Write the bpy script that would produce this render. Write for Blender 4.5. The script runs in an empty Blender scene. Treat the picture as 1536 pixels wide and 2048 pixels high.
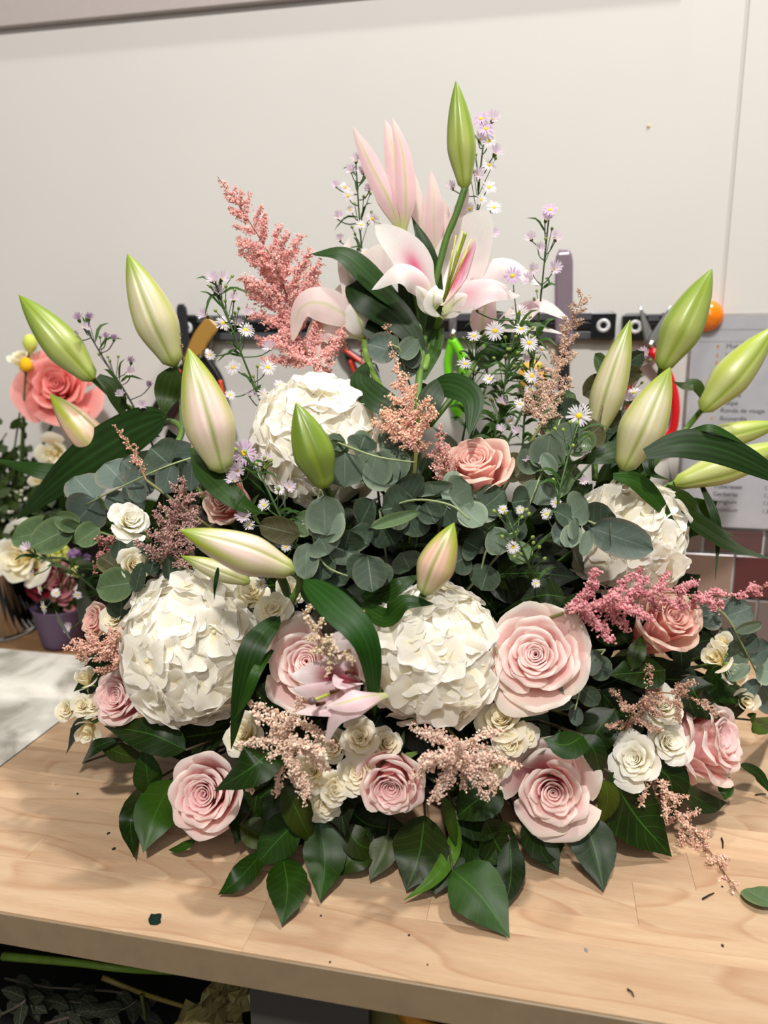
import bpy, math, random
import numpy as np
from mathutils import Vector, Matrix, Euler, noise

# ------------------------------------------------------------------ camera, world, lamps, exposure
T = 0.90                                    # worktop height above the floor
F = 1541.0                                  # focal length in px of the 1536 x 2048 frame
PITCH = math.radians(12.0)
CAM = Vector((0, 0, T + 0.45))
FWD = Vector((0, math.cos(PITCH), -math.sin(PITCH)))
UPV = Vector((0, math.sin(PITCH), math.cos(PITCH)))
RIGHT = Vector((1, 0, 0))
YAW = math.radians(12.0)
col = bpy.context.scene.collection
scene = bpy.context.scene

cd = bpy.data.cameras.new('camera')
cam = bpy.data.objects.new('camera', cd); col.objects.link(cam)
cam.location = CAM; cam.rotation_euler = (math.pi / 2 - PITCH, 0, 0)
cd.sensor_fit = 'VERTICAL'; cd.sensor_height = 36.0; cd.sensor_width = 27.0
cd.lens = F / 2048 * 36.0; cd.clip_start = 0.02
cd.dof.use_dof = True; cd.dof.focus_distance = 0.70; cd.dof.aperture_fstop = 4.2
scene.camera = cam

world = bpy.data.worlds.new('world'); scene.world = world; world.use_nodes = True
bg = world.node_tree.nodes['Background']
bg.inputs['Color'].default_value = (1.0, 0.99, 0.97, 1); bg.inputs['Strength'].default_value = 0.14

def lamp(name, loc, target, size, power, colr):
    d = bpy.data.lights.new(name, 'AREA'); d.shape = 'DISK'; d.size = size; d.energy = power; d.color = colr
    o = bpy.data.objects.new(name, d); col.objects.link(o); o.location = loc
    o.rotation_euler = (Vector(target) - Vector(loc)).to_track_quat('-Z', 'Y').to_euler()
    return o
lamp('ceiling_spot', (0.95, 0.45, T + 2.9), (0, 0.75, T + .1), 0.14, 54.0, (1.0, 0.965, 0.93))
lamp('ceiling_spot', (-0.25, -1.00, T + 2.3), (0, 0.75, T + .1), 0.15, 66.0, (1.0, 0.965, 0.93))
lamp('ceiling_spot', (0.35, 1.00, T + 2.9), (0.1, 0.8, T), 0.16, 15.0, (1.0, 0.965, 0.93))
lamp('ceiling_panel', (0.1, -1.6, T + 1.6), (0, 1.1, T + .25), 1.0, 13.0, (1.0, 0.98, 0.96))
scene.view_settings.view_transform = 'Standard'; scene.view_settings.look = 'None'
scene.view_settings.exposure = 0.0; scene.view_settings.gamma = 1.0
scene.view_settings.use_curve_mapping = False

# ------------------------------------------------------------------ helpers
def hx(h):
    h = h.lstrip('#'); r = []
    for i in (0, 2, 4):
        c = int(h[i:i + 2], 16) / 255
        r.append(c / 12.92 if c <= 0.04045 else ((c + 0.055) / 1.055) ** 2.4)
    return tuple(r)
def mix(a, b, t):
    t = max(0.0, min(1.0, t)); return tuple(x + (y - x) * t for x, y in zip(a, b))
def ss(a, b, x):
    t = max(0.0, min(1.0, (x - a) / (b - a))); return t * t * (3 - 2 * t)
def ray(px, py):
    return FWD + RIGHT * ((px - 768) / F) + UPV * ((1024 - py) / F)
EC = Vector((0.02, 0.87, T + 0.08)); ER = Vector((0.43, 0.28, 0.38))
def dep(px, py):
    d = ray(px, py); o = CAM - EC
    dd = Vector([d[i] / ER[i] for i in range(3)]); oo = Vector([o[i] / ER[i] for i in range(3)])
    a = dd.dot(dd); b = 2 * oo.dot(dd); c = oo.dot(oo) - 1; q = b * b - 4 * a * c
    if q > 0:
        s = (-b - math.sqrt(q)) / (2 * a); return min(0.83, (CAM + d * s).y)
    return 0.83
def P(px, py, o=0.0, y=None):               # a point of the scene seen at this pixel, o metres behind the bouquet's outer shell
    d = ray(px, py); yy = (dep(px, py) if y is None else y) + o; p = CAM + d * (yy / d.y)
    if p.z < T + .004: p = CAM + d * ((T + .004 - CAM.z) / d.z)
    return p
def PZ(px, py, z):                          # the point at height z over the worktop
    d = ray(px, py); return CAM + d * ((T + z - CAM.z) / d.z)
def mpp(p): return (p - CAM).dot(FWD) / F
cA, sA = math.cos(YAW), math.sin(YAW)
U = Vector((cA, -sA, 0)); V = Vector((sA, cA, 0))
def fr(u, v, z): return Vector((u * cA + v * sA, -u * sA + v * cA, z))
def uv_of(p): return p.dot(U), p.dot(V)
WV = 1.20 * cA                              # the wall's v
def PW(px, py, off=0.0):                    # a point on the wall, as (u, z)
    d = ray(px, py); s = (WV - off - CAM.dot(V)) / d.dot(V); p = CAM + d * s
    return p.dot(U), p.z

MATS = {}
class MB:
    def __init__(s): s.v = []; s.f = []; s.c = []; s.uv = []; s.m = None
    def add(s, vs, fs, cs=None, uvs=None):
        n = len(s.v); s.v += [tuple(v) for v in vs]; s.f += [tuple(i + n for i in f) for f in fs]
        if cs is None: cs = (1, 1, 1)
        if isinstance(cs, tuple): cs = [cs] * len(vs)
        s.c += cs; s.uv += uvs if uvs else [(0.5, 0.5)] * len(vs); return s
    def tube(s, pts, r0, r1=None, c=(1, 1, 1), sides=6, cap=True):
        r1 = r0 if r1 is None else r1; pts = [Vector(p) for p in pts]; n = len(pts); vs = []; cs = []
        up = Vector((0.3, 0.2, 1))
        for i, p in enumerate(pts):
            t = (pts[min(i + 1, n - 1)] - pts[max(i - 1, 0)])
            t = t.normalized() if t.length > 1e-9 else Vector((0, 0, 1))
            a = t.cross(up)
            if a.length < .05: a = t.cross(Vector((1, 0, 0)))
            a.normalize(); b = t.cross(a); k = i / max(1, n - 1)
            r = (r0 + (r1 - r0) * k) if not callable(r0) else r0(k)
            for j in range(sides):
                th = 2 * math.pi * j / sides; vs.append(p + (a * math.cos(th) + b * math.sin(th)) * r)
            cs += [c(k) if callable(c) else c] * sides
        fs = [(i * sides + j, i * sides + (j + 1) % sides, (i + 1) * sides + (j + 1) % sides, (i + 1) * sides + j) for i in range(n - 1) for j in range(sides)]
        if cap: fs += [tuple(range(sides))[::-1], tuple(range((n - 1) * sides, n * sides))]
        return s.add(vs, fs, cs)
    def grid(s, rows, cols_=None, uvs=None, close=False):
        nv = len(rows); nu = len(rows[0]); vs = [p for r in rows for p in r]
        fs = []
        for i in range(nv - 1):
            for j in range(nu if close else nu - 1):
                k = (j + 1) % nu; fs.append((i * nu + j, i * nu + k, (i + 1) * nu + k, (i + 1) * nu + j))
        cs = [c for r in cols_ for c in r] if cols_ else None
        us = [(j / max(1, nu - 1), i / (nv - 1)) for i in range(nv) for j in range(nu)]
        return s.add(vs, fs, cs, us)
    def box(s, u0, u1, v0, v1, z0, z1, c=(1, 1, 1), bev=0.0):
        # corners in the worktop's frame; a small chamfer all round
        if bev <= 0:
            vs = [fr(u, v, z) for z in (z0, z1) for v in (v0, v1) for u in (u0, u1)]
            return s.add(vs, [(0, 2, 3, 1), (4, 5, 7, 6), (0, 1, 5, 4), (2, 6, 7, 3), (0, 4, 6, 2), (1, 3, 7, 5)], c)
        b = bev
        rings = []
        for (z, k) in ((z0, b), (z0 + b, 0), (z1 - b, 0), (z1, b)):
            rings.append([fr(u0 + k, v0 + k, z), fr(u1 - k, v0 + k, z), fr(u1 - k, v1 - k, z), fr(u0 + k, v1 - k, z)])
        vs = [p for r in rings for p in r]; fs = [(3, 2, 1, 0), (12, 13, 14, 15)]
        for i in range(3):
            for j in range(4): fs.append((i * 4 + j, i * 4 + (j + 1) % 4, (i + 1) * 4 + (j + 1) % 4, (i + 1) * 4 + j))
        return s.add(vs, fs, c)
    def lathe(s, prof, c=(1, 1, 1), n=20, org=(0, 0, 0), axis=None, lobes=None):
        # prof: (radius, height); axis: unit vector
        z = Vector(axis) if axis else Vector((0, 0, 1)); x = z.orthogonal().normalized(); y = z.cross(x); o = Vector(org)
        rows = []; cols_ = []
        for i, (r, h) in enumerate(prof):
            rows.append([o + x * (r * math.cos(2 * math.pi * j / n)) + y * (r * math.sin(2 * math.pi * j / n)) + z * h for j in range(n)])
            cols_.append([c(i / (len(prof) - 1)) if callable(c) else c] * n)
        return s.grid(rows, cols_, close=True)
    def mesh(s, name, mat, smooth=True):
        me = bpy.data.meshes.new(name); me.from_pydata(s.v, [], s.f)
        a = me.color_attributes.new('Col', 'FLOAT_COLOR', 'POINT')
        arr = np.ones((len(s.v), 4), 'f'); arr[:, :3] = np.array(s.c, 'f').reshape(-1, 3); a.data.foreach_set('color', arr.ravel())
        ul = me.uv_layers.new(name='UVMap'); li = np.empty(len(me.loops), 'i'); me.loops.foreach_get('vertex_index', li)
        ul.data.foreach_set('uv', np.array(s.uv, 'f')[li].ravel())
        if smooth: me.polygons.foreach_set('use_smooth', np.ones(len(me.polygons), bool))
        me.materials.append(MATS[mat] if isinstance(mat, str) else mat); me.update(); return me

def ob(name, mesh, parent=None, mat=None, M=None, label=None, smooth=True):
    if isinstance(mesh, MB): mesh = mesh.mesh(name, mat, smooth)
    o = bpy.data.objects.new(name, mesh); col.objects.link(o)
    if parent is not None:
        o.parent = parent
        if M is not None: o.matrix_basis = M
    elif M is not None: o.matrix_basis = M
    if label: o['label'] = label
    return o
def world_child(name, mb, parent, mat, label=None, smooth=True):
    # a part modelled in scene coordinates, under a thing whose empty may be moved and turned
    o = ob(name, mb, parent, mat, None, label, smooth)
    o.data.transform(parent_matrix(parent).inverted()); return o
def parent_matrix(p):
    m = p.matrix_basis.copy()
    return parent_matrix(p.parent) @ m if p.parent else m
def thing(name, label, cat, loc=(0, 0, 0), M=None, group=None):
    o = bpy.data.objects.new(name, None); col.objects.link(o); o.empty_display_size = .01
    o.matrix_basis = M if M is not None else Matrix.Translation(Vector(loc))
    o['label'] = label; o['category'] = cat
    if group: o['group'] = group
    return o
def tag(o, label, cat, group=None):
    o['label'] = label; o['category'] = cat
    if group: o['group'] = group
    return o
def aim(loc, z, scale=1.0, roll=0.0):
    z = Vector(z).normalized(); x = z.cross(Vector((0, 0, 1)))
    if x.length < .05: x = Vector((1, 0, 0))
    x.normalize(); y = z.cross(x)
    R = Matrix((x, y, z)).transposed().to_4x4() @ Matrix.Rotation(roll, 4, 'Z')
    if isinstance(scale, (int, float)): scale = (scale,) * 3
    return Matrix.Translation(Vector(loc)) @ R @ Matrix.Diagonal(Vector(scale).to_4d())
def catmull(pts, n):
    pts = [Vector(p) for p in pts]
    if len(pts) == 2: return [pts[0].lerp(pts[1], i / (n - 1)) for i in range(n)]
    q = [pts[0] * 2 - pts[1]] + pts + [pts[-1] * 2 - pts[-2]]; out = []; m = len(pts) - 1
    for i in range(n):
        t = i / (n - 1) * m; k = min(int(t), m - 1); t -= k
        a, b, c, d = q[k:k + 4]
        out.append(0.5 * ((2 * b) + (c - a) * t + (2 * a - 5 * b + 4 * c - d) * t * t + (3 * b - a - 3 * c + d) * t ** 3))
    return out

# ------------------------------------------------------------------ materials
def mat(name, rough=.5, spec=.5, trans=0.0, back=None, bump=None, varyc=.08, fixed=None, metal=0.0, coat=0.0, alpha=None, sheen=0, vein=None, scale=90, tcol=None, tone=None):
    m = bpy.data.materials.new(name); m.use_nodes = True; nt = m.node_tree; N = nt.nodes; L = nt.links
    bs = N['Principled BSDF']; out = N['Material Output']
    bs.inputs['Roughness'].default_value = rough; bs.inputs['Specular IOR Level'].default_value = spec; bs.inputs['Metallic'].default_value = metal
    bs.inputs['Coat Weight'].default_value = coat
    if fixed is None:
        at = N.new('ShaderNodeAttribute'); at.attribute_name = 'Col'; src = at.outputs['Color']
    else:
        rg = N.new('ShaderNodeRGB'); rg.outputs[0].default_value = (*fixed, 1); src = rg.outputs[0]
    tc = N.new('ShaderNodeTexCoord')
    nz = N.new('ShaderNodeTexNoise'); nz.inputs['Scale'].default_value = scale; nz.inputs['Detail'].default_value = 4
    geo = N.new('ShaderNodeNewGeometry') if back else None
    L.new(tc.outputs['Object'], nz.inputs['Vector'])
    oi = N.new('ShaderNodeObjectInfo')
    mr = N.new('ShaderNodeMapRange'); mr.inputs[1].default_value = .3; mr.inputs[2].default_value = .7; mr.inputs[3].default_value = 1 - varyc; mr.inputs[4].default_value = 1 + varyc
    L.new(nz.outputs['Fac'], mr.inputs[0])
    mr2 = N.new('ShaderNodeMapRange'); mr2.inputs[3].default_value = 1 - varyc; mr2.inputs[4].default_value = 1 + varyc; L.new(oi.outputs['Random'], mr2.inputs[0])
    mu = N.new('ShaderNodeMath'); mu.operation = 'MULTIPLY'; L.new(mr.outputs[0], mu.inputs[0]); L.new(mr2.outputs[0], mu.inputs[1])
    vm = N.new('ShaderNodeVectorMath'); vm.operation = 'SCALE'; L.new(src, vm.inputs[0]); L.new(mu.outputs[0], vm.inputs['Scale']); csrc = vm.outputs[0]
    if tone:
        v3 = N.new('ShaderNodeVectorMath'); v3.operation = 'MULTIPLY'; L.new(csrc, v3.inputs[0]); v3.inputs[1].default_value = tone; csrc = v3.outputs[0]
    bumpsrc = nz.outputs['Fac']
    if vein:
        # vein pattern from the leaf's own UV (u across, v along)
        ux = N.new('ShaderNodeSeparateXYZ'); L.new(tc.outputs['UV'], ux.inputs[0])
        def M_(op, a, b=None, c=None):
            n = N.new('ShaderNodeMath'); n.operation = op
            for i, q in enumerate((a, b, c)):
                if q is None: continue
                if isinstance(q, (int, float)): n.inputs[i].default_value = q
                else: L.new(q, n.inputs[i])
            return n.outputs[0]
        du = M_('ABSOLUTE', M_('SUBTRACT', ux.outputs[0], .5))
        if vein[0] == 'pin':
            ph = M_('ADD', M_('MULTIPLY', ux.outputs[1], vein[1]), M_('ADD', M_('MULTIPLY', du, -vein[2]), M_('MULTIPLY', nz.outputs['Fac'], .5)))
            side = M_('GREATER_THAN', M_('COSINE', M_('MULTIPLY', ph, 6.283)), .965)
            midr = M_('LESS_THAN', du, .016)
            vn = M_('MAXIMUM', M_('MULTIPLY', side, .38), midr)
        else:
            side = M_('MULTIPLY', M_('ADD', M_('COSINE', M_('MULTIPLY', du, vein[1] * 6.283)), 1.0), .25)
            midr = M_('LESS_THAN', du, .02)
            vn = M_('MAXIMUM', side, midr)
        mx = N.new('ShaderNodeMix'); mx.data_type = 'RGBA'; L.new(M_('MULTIPLY', vn, vein[3]), mx.inputs[0]); L.new(csrc, mx.inputs[6]); mx.inputs[7].default_value = (*vein[4], 1)
        csrc = mx.outputs[2]; bumpsrc = M_('ADD', M_('MULTIPLY', vn, -.6), M_('MULTIPLY', nz.outputs['Fac'], .5))
    if back:
        mx = N.new('ShaderNodeMix'); mx.data_type = 'RGBA'; L.new(geo.outputs['Backfacing'], mx.inputs[0]); L.new(csrc, mx.inputs[6]); mx.inputs[7].default_value = (*back, 1); csrc = mx.outputs[2]
    L.new(csrc, bs.inputs['Base Color'])
    if bump:
        bp = N.new('ShaderNodeBump'); bp.inputs['Strength'].default_value = bump[0]; bp.inputs['Distance'].default_value = bump[1]; L.new(bumpsrc, bp.inputs['Height']); L.new(bp.outputs[0], bs.inputs['Normal'])
    if alpha is not None:
        bs.inputs['Transmission Weight'].default_value = alpha; bs.inputs['IOR'].default_value = 1.3
    if trans:
        tr = N.new('ShaderNodeBsdfTranslucent')
        if tcol:
            v2 = N.new('ShaderNodeVectorMath'); v2.operation = 'MULTIPLY'; L.new(csrc, v2.inputs[0]); v2.inputs[1].default_value = tcol; L.new(v2.outputs[0], tr.inputs[0])
        else: L.new(csrc, tr.inputs[0])
        ms = N.new('ShaderNodeMixShader'); ms.inputs[0].default_value = trans
        L.new(bs.outputs[0], ms.inputs[1]); L.new(tr.outputs[0], ms.inputs[2]); L.new(ms.outputs[0], out.inputs[0])
    MATS[name] = m; return m
mat('petal', .55, .2, .45, varyc=.03, bump=(.25, .0006), scale=60)
mat('hydrangea_petal', .6, .2, .46, varyc=.03, vein=('pin', 6, 5, .12, hx('#DDD6B4')), bump=(.25, .0004), scale=5)
mat('lily_petal', .45, .3, .45, varyc=.03, vein=('par', 7, 0, .10, hx('#CFE0A0')), bump=(.25, .0004), scale=80)
mat('bud_skin', .33, .5, .12, varyc=.05, bump=(.15, .0004), scale=70)
mat('leaf_gloss', .42, .20, .06, back=hx('#3A5720'), varyc=.16, vein=('pin', 9, 3.2, .55, hx('#3F6A26')), bump=(.5, .0007), scale=40, tcol=(1.4, 1.6, .4), tone=(1.25, .92, .6))
mat('lily_leaf', .44, .20, .06, back=hx('#2C5024'), varyc=.12, vein=('par', 5, 0, .16, hx('#44763A')), bump=(.4, .0005), scale=40, tcol=(1.4, 1.6, .4), tone=(1.15, .92, .6))
mat('eucalyptus_leaf', .62, .25, .08, varyc=.14, vein=('pin', 5, 2.4, .30, hx('#90A48C')), bump=(.3, .0004), scale=50, tcol=(1.1, 1.3, .7), tone=(1.02, .94, .86))
mat('stem_green', .45, .4, 0, varyc=.1)
mat('floret', .6, .3, .25, varyc=.12, scale=160)
mat('plain', .5, .4, 0, varyc=.02)
mat('gloss', .22, .5, 0, varyc=.02)
mat('matt', .85, .2, 0, varyc=.05, scale=40)
mat('steel', .28, .5, 0, varyc=.03, metal=1.0)
mat('glass', .03, .5, 0, varyc=0, alpha=1.0)
# ------------------------------------------------------------------ setting materials
def wall_paint():
    m = bpy.data.materials.new('wall_paint'); m.use_nodes = True; N = m.node_tree.nodes; L = m.node_tree.links; b = N['Principled BSDF']
    tc = N.new('ShaderNodeTexCoord'); nz = N.new('ShaderNodeTexNoise'); nz.inputs['Scale'].default_value = 3; nz.inputs['Detail'].default_value = 3
    L.new(tc.outputs['Object'], nz.inputs[0]); cr = N.new('ShaderNodeValToRGB'); L.new(nz.outputs[0], cr.inputs[0])
    cr.color_ramp.elements[0].color = (*hx('#CBC8C2'), 1); cr.color_ramp.elements[1].color = (*hx('#D4D2CC'), 1)
    L.new(cr.outputs[0], b.inputs[0]); b.inputs['Roughness'].default_value = .7
    n2 = N.new('ShaderNodeTexNoise'); n2.inputs['Scale'].default_value = 300; bp = N.new('ShaderNodeBump'); bp.inputs['Strength'].default_value = .05; bp.inputs['Distance'].default_value = .001
    L.new(tc.outputs['Object'], n2.inputs[0]); L.new(n2.outputs[0], bp.inputs['Height']); L.new(bp.outputs[0], b.inputs['Normal']); MATS['wall_paint'] = m
wall_paint()
def wood(name, base, dark, edge=False):
    # beech laminate: cathedral figure from a distorted ring field, short pore ticks, tone by stave
    m = bpy.data.materials.new(name); m.use_nodes = True; N = m.node_tree.nodes; L = m.node_tree.links; b = N['Principled BSDF']
    at = N.new('ShaderNodeTexCoord'); oi = N.new('ShaderNodeObjectInfo')
    mp = N.new('ShaderNodeMapping'); mp.inputs['Rotation'].default_value = (0, 0, YAW)
    L.new(at.outputs['Object'], mp.inputs['Vector'])
    off = N.new('ShaderNodeVectorMath'); off.operation = 'SCALE'; off.inputs[0].default_value = (3.1, 7.3, 5.7); L.new(oi.outputs['Random'], off.inputs['Scale'])
    ad = N.new('ShaderNodeVectorMath'); L.new(mp.outputs[0], ad.inputs[0]); L.new(off.outputs[0], ad.inputs[1])
    sc = N.new('ShaderNodeVectorMath'); sc.operation = 'MULTIPLY'; sc.inputs[1].default_value = (2.2, 10, 1) ; L.new(ad.outputs[0], sc.inputs[0])
    nz = N.new('ShaderNodeTexNoise'); nz.inputs['Scale'].default_value = 1.0; nz.inputs['Detail'].default_value = 1.5; nz.inputs['Roughness'].default_value = .4; L.new(sc.outputs[0], nz.inputs[0])
    mu = N.new('ShaderNodeMath'); mu.operation = 'MULTIPLY'; mu.inputs[1].default_value = 13; L.new(nz.outputs[0], mu.inputs[0])
    fr_ = N.new('ShaderNodeMath'); fr_.operation = 'FRACT'; L.new(mu.outputs[0], fr_.inputs[0])
    cr = N.new('ShaderNodeValToRGB'); L.new(fr_.outputs[0], cr.inputs[0]); e = cr.color_ramp.elements
    e[0].position = 0; e[0].color = (0.0,) * 3 + (1,); e[1].position = 1; e[1].color = (0.0, 0, 0, 1)
    k = e.new(.80); k.color = (.35,) * 3 + (1,); k = e.new(.93); k.color = (1,) * 3 + (1,)
    s2 = N.new('ShaderNodeVectorMath'); s2.operation = 'MULTIPLY'; s2.inputs[1].default_value = (60, 900, 60); L.new(ad.outputs[0], s2.inputs[0])
    n2 = N.new('ShaderNodeTexNoise'); n2.inputs['Scale'].default_value = 1.0; n2.inputs['Detail'].default_value = 2; L.new(s2.outputs[0], n2.inputs[0])
    s3 = N.new('ShaderNodeVectorMath'); s3.operation = 'MULTIPLY'; s3.inputs[1].default_value = (6, 60, 6); L.new(ad.outputs[0], s3.inputs[0])
    n3 = N.new('ShaderNodeTexNoise'); n3.inputs['Scale'].default_value = 1.0; n3.inputs['Detail'].default_value = 3; L.new(s3.outputs[0], n3.inputs[0])
    mx = N.new('ShaderNodeMix'); mx.data_type = 'RGBA'; mx.inputs[6].default_value = (*base, 1); mx.inputs[7].default_value = (*dark, 1)
    f = N.new('ShaderNodeMath'); f.operation = 'MULTIPLY_ADD'; f.inputs[1].default_value = .0 if edge else .48; L.new(cr.outputs[0], f.inputs[0])
    g = N.new('ShaderNodeMapRange'); g.inputs[1].default_value = .35; g.inputs[2].default_value = .72; g.inputs[3].default_value = 0; g.inputs[4].default_value = .45; L.new(n3.outputs[0], g.inputs[0]); L.new(g.outputs[0], f.inputs[2])
    L.new(f.outputs[0], mx.inputs[0])
    tn = N.new('ShaderNodeMapRange'); tn.inputs[3].default_value = .80; tn.inputs[4].default_value = 1.04; L.new(oi.outputs['Random'], tn.inputs[0])
    t2 = N.new('ShaderNodeMapRange'); t2.inputs[1].default_value = .3; t2.inputs[2].default_value = .6; t2.inputs[3].default_value = .93; t2.inputs[4].default_value = 1.02; L.new(n2.outputs[0], t2.inputs[0])
    m2 = N.new('ShaderNodeMath'); m2.operation = 'MULTIPLY'; L.new(tn.outputs[0], m2.inputs[0]); L.new(t2.outputs[0], m2.inputs[1])
    vs = N.new('ShaderNodeVectorMath'); vs.operation = 'SCALE'; L.new(mx.outputs[2], vs.inputs[0]); L.new(m2.outputs[0], vs.inputs['Scale'])
    L.new(vs.outputs[0], b.inputs[0]); b.inputs['Roughness'].default_value = .42; b.inputs['Specular IOR Level'].default_value = .4
    bp = N.new('ShaderNodeBump'); bp.inputs['Strength'].default_value = .12; bp.inputs['Distance'].default_value = .0005; L.new(n2.outputs[0], bp.inputs['Height']); L.new(bp.outputs[0], b.inputs['Normal'])
    MATS[name] = m
wood('beech', hx('#CCAF8E'), hx('#AD8260')); wood('beech_edge', hx('#8F7B60'), hx('#7E6B50'), True)
wood('brown_wood', hx('#9A7552'), hx('#7A5636'))
def marble():
    m = bpy.data.materials.new('marble_laminate'); m.use_nodes = True; N = m.node_tree.nodes; L = m.node_tree.links; b = N['Principled BSDF']
    tc = N.new('ShaderNodeTexCoord'); nz = N.new('ShaderNodeTexNoise'); nz.inputs['Scale'].default_value = 11; nz.inputs['Detail'].default_value = 5; nz.inputs['Distortion'].default_value = .6
    L.new(tc.outputs['Object'], nz.inputs[0]); cr = N.new('ShaderNodeValToRGB'); L.new(nz.outputs[0], cr.inputs[0]); e = cr.color_ramp.elements
    e[0].position = .34; e[0].color = (*hx('#9C988C'), 1); e[1].position = .62; e[1].color = (*hx('#EAE6DC'), 1); k = e.new(.46); k.color = (*hx('#CFCBC0'), 1)
    L.new(cr.outputs[0], b.inputs[0]); b.inputs['Roughness'].default_value = .3; MATS['marble_laminate'] = m
marble()

def struct(name, mb, mt, M=None, smooth=False):
    o = ob(name, mb, None, mt, M, smooth=smooth); o['kind'] = 'structure'; return o

# ------------------------------------------------------------------ the room
wu0, wu1 = -1.6, 1.6
w = MB().box(wu0, wu1, WV, WV + .08, 0, 2.75); struct('wall_back', w, 'wall_paint')
pu, _ = PW(1440, 600)
struct('trim_1', MB().box(pu + .004, wu1, WV - .004, WV, T + .02, 2.75), 'wall_paint')   # shallow boxing on the wall to the right
struct('floor', MB().box(-3, 3, -2.5, WV + .08, -.06, 0, hx('#6B6560')), 'matt')
# soffit above the wall, its lower edge crosses the top left corner of the frame
_, sz = PW(300, 24, .012)
struct('trim_2', MB().box(wu0, .16, WV - .012, WV, sz, sz + .30, hx('#B0A6A2'), bev=.001), 'plain')
o = tag(ob('wall_scuff', MB().lathe([(0, .0012), (.0022, .001), (.0028, 0)], hx('#CBB48E'), 10, fr(PW(1297, 253)[0], WV, PW(1297, 253)[1]), -V), None, 'matt'), 'small ochre fleck stuck high on the white wall', 'mark')

# tiled splashback: wall plate of grout and single tiles, running bond
_, zt = PW(1450, 1055)
u1, z1 = PW(1404, 1080); u2, z2 = PW(1463, 1140); _, zg1 = PW(1450, 1103); _, zg2 = PW(1450, 1190)
th = zg1 - zg2; tw = 2 * (PW(1463, 1140)[0] - PW(1404, 1140)[0])
sb = thing('tiled_splashback', 'grey brown ceramic tile splashback with pale grout under the price list', 'tiles', fr(0, WV, T))
sb['kind'] = 'structure'
world_child('grout', MB().box(-.95, wu1 - .5, WV - .005, WV - .0005, T, zt - .004, hx('#C9C5C0')), sb, 'matt')
tcol = ['#5A4E4C', '#75665E', '#685C59', '#5A4040', '#80726A', '#544D4F', '#857468', '#62554F']
R_ = random.Random(5); rows_ = []
for r in range(6):
    zb = zg1 - r * th; ztop = min(zb + th, zt)
    if zb < T - .001: zb = T
    if ztop - zb < .006: continue
    ph = u1 if r % 2 == 0 else u2
    k0 = int((-.9 - ph) / tw); k1 = int((wu1 - .55 - ph) / tw)
    for k in range(k0, k1):
        a = ph + k * tw; c = hx(R_.choice(tcol))
        if r == 1 and k == 0: c = hx('#512428')
        if r == 1 and k == -1: c = hx('#8A7468')
        world_child('tile', MB().box(a + .0018, a + tw - .0018, WV - .013, WV - .004, zb + .0018, ztop - .0018, c, bev=.0012), sb, 'gloss', smooth=False)

# ------------------------------------------------------------------ worktop of beech staves
pA, pB = PZ(0, 1821, 0), PZ(1270, 2042, 0); vf = .5 * (pA.dot(V) + pB.dot(V))
qA, qB = PZ(0, 1535, 0), PZ(110, 1450, 0); ul = .5 * (qA.dot(U) + qB.dot(U))
vback = WV - .014; ur = 1.0; TH = .030
print('front v', pA.dot(V), pB.dot(V), 'left u', qA.dot(U), qB.dot(U))
wt = thing('worktop', 'pale beech butcher-block worktop under the whole flower arrangement', 'worktop', fr(ul, vf, T - TH))
world_child('core_board', MB().box(ul + .001, ur, vf + .002, vback, T - TH, T - .0035, hx('#B79468')), wt, 'beech_edge')
world_child('edge_band', MB().box(ul, ur, vf - .001, vf + .0012, T - TH, T - .0008, bev=.0005), wt, 'beech_edge', label='greyer wood edge strip along the front', smooth=False)
R_ = random.Random(11); v = vf + .0012; row = 0
widths = [.062, .030, .052, .050, .048]
lens_first = {0: .33, 1: .42}
while v < vback - .01:
    wd = widths[row % 5]; v1 = min(v + wd, vback); uu = ul - R_.random() * .3
    while uu < ur:
        ln = R_.uniform(.34, .62); a = max(uu, ul); b_ = min(uu + ln, ur)
        if b_ - a > .01:
            world_child('stave', MB().box(a + .00008, b_ - .00008, v + .00008, v1 - .00008, T - .004, T - R_.random() * .0001, bev=.00012), wt, 'beech', smooth=False)
        uu += ln
    v = v1; row += 1
# the marble-look counter to the left, and the wooden shelf behind it
m0 = PZ(0, 1291, 0).dot(V); m1 = PZ(130, 1312, 0).dot(V); mv = .5 * (m0 + m1)
tag(ob('marble_counter', MB().box(-1.35, ul - .0015, vf - .02, mv, T - .028, T - .0005, bev=.0012), None, 'marble_laminate', smooth=False), 'white marble-look counter left of the beech worktop', 'counter')
tag(ob('rear_ledge', MB().box(-1.35, ul - .0015, mv + .001, WV - .014, T - .028, T - .001, bev=.001), None, 'brown_wood', smooth=False), 'brown wooden ledge behind the marble-look counter carrying the vases', 'ledge')
world_child('joint_strip', MB().box(ul - .0012, ul - .0001, vf - .001, vback, T - .02, T + .0003, hx('#3A332E')), wt, 'matt', smooth=False)

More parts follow.
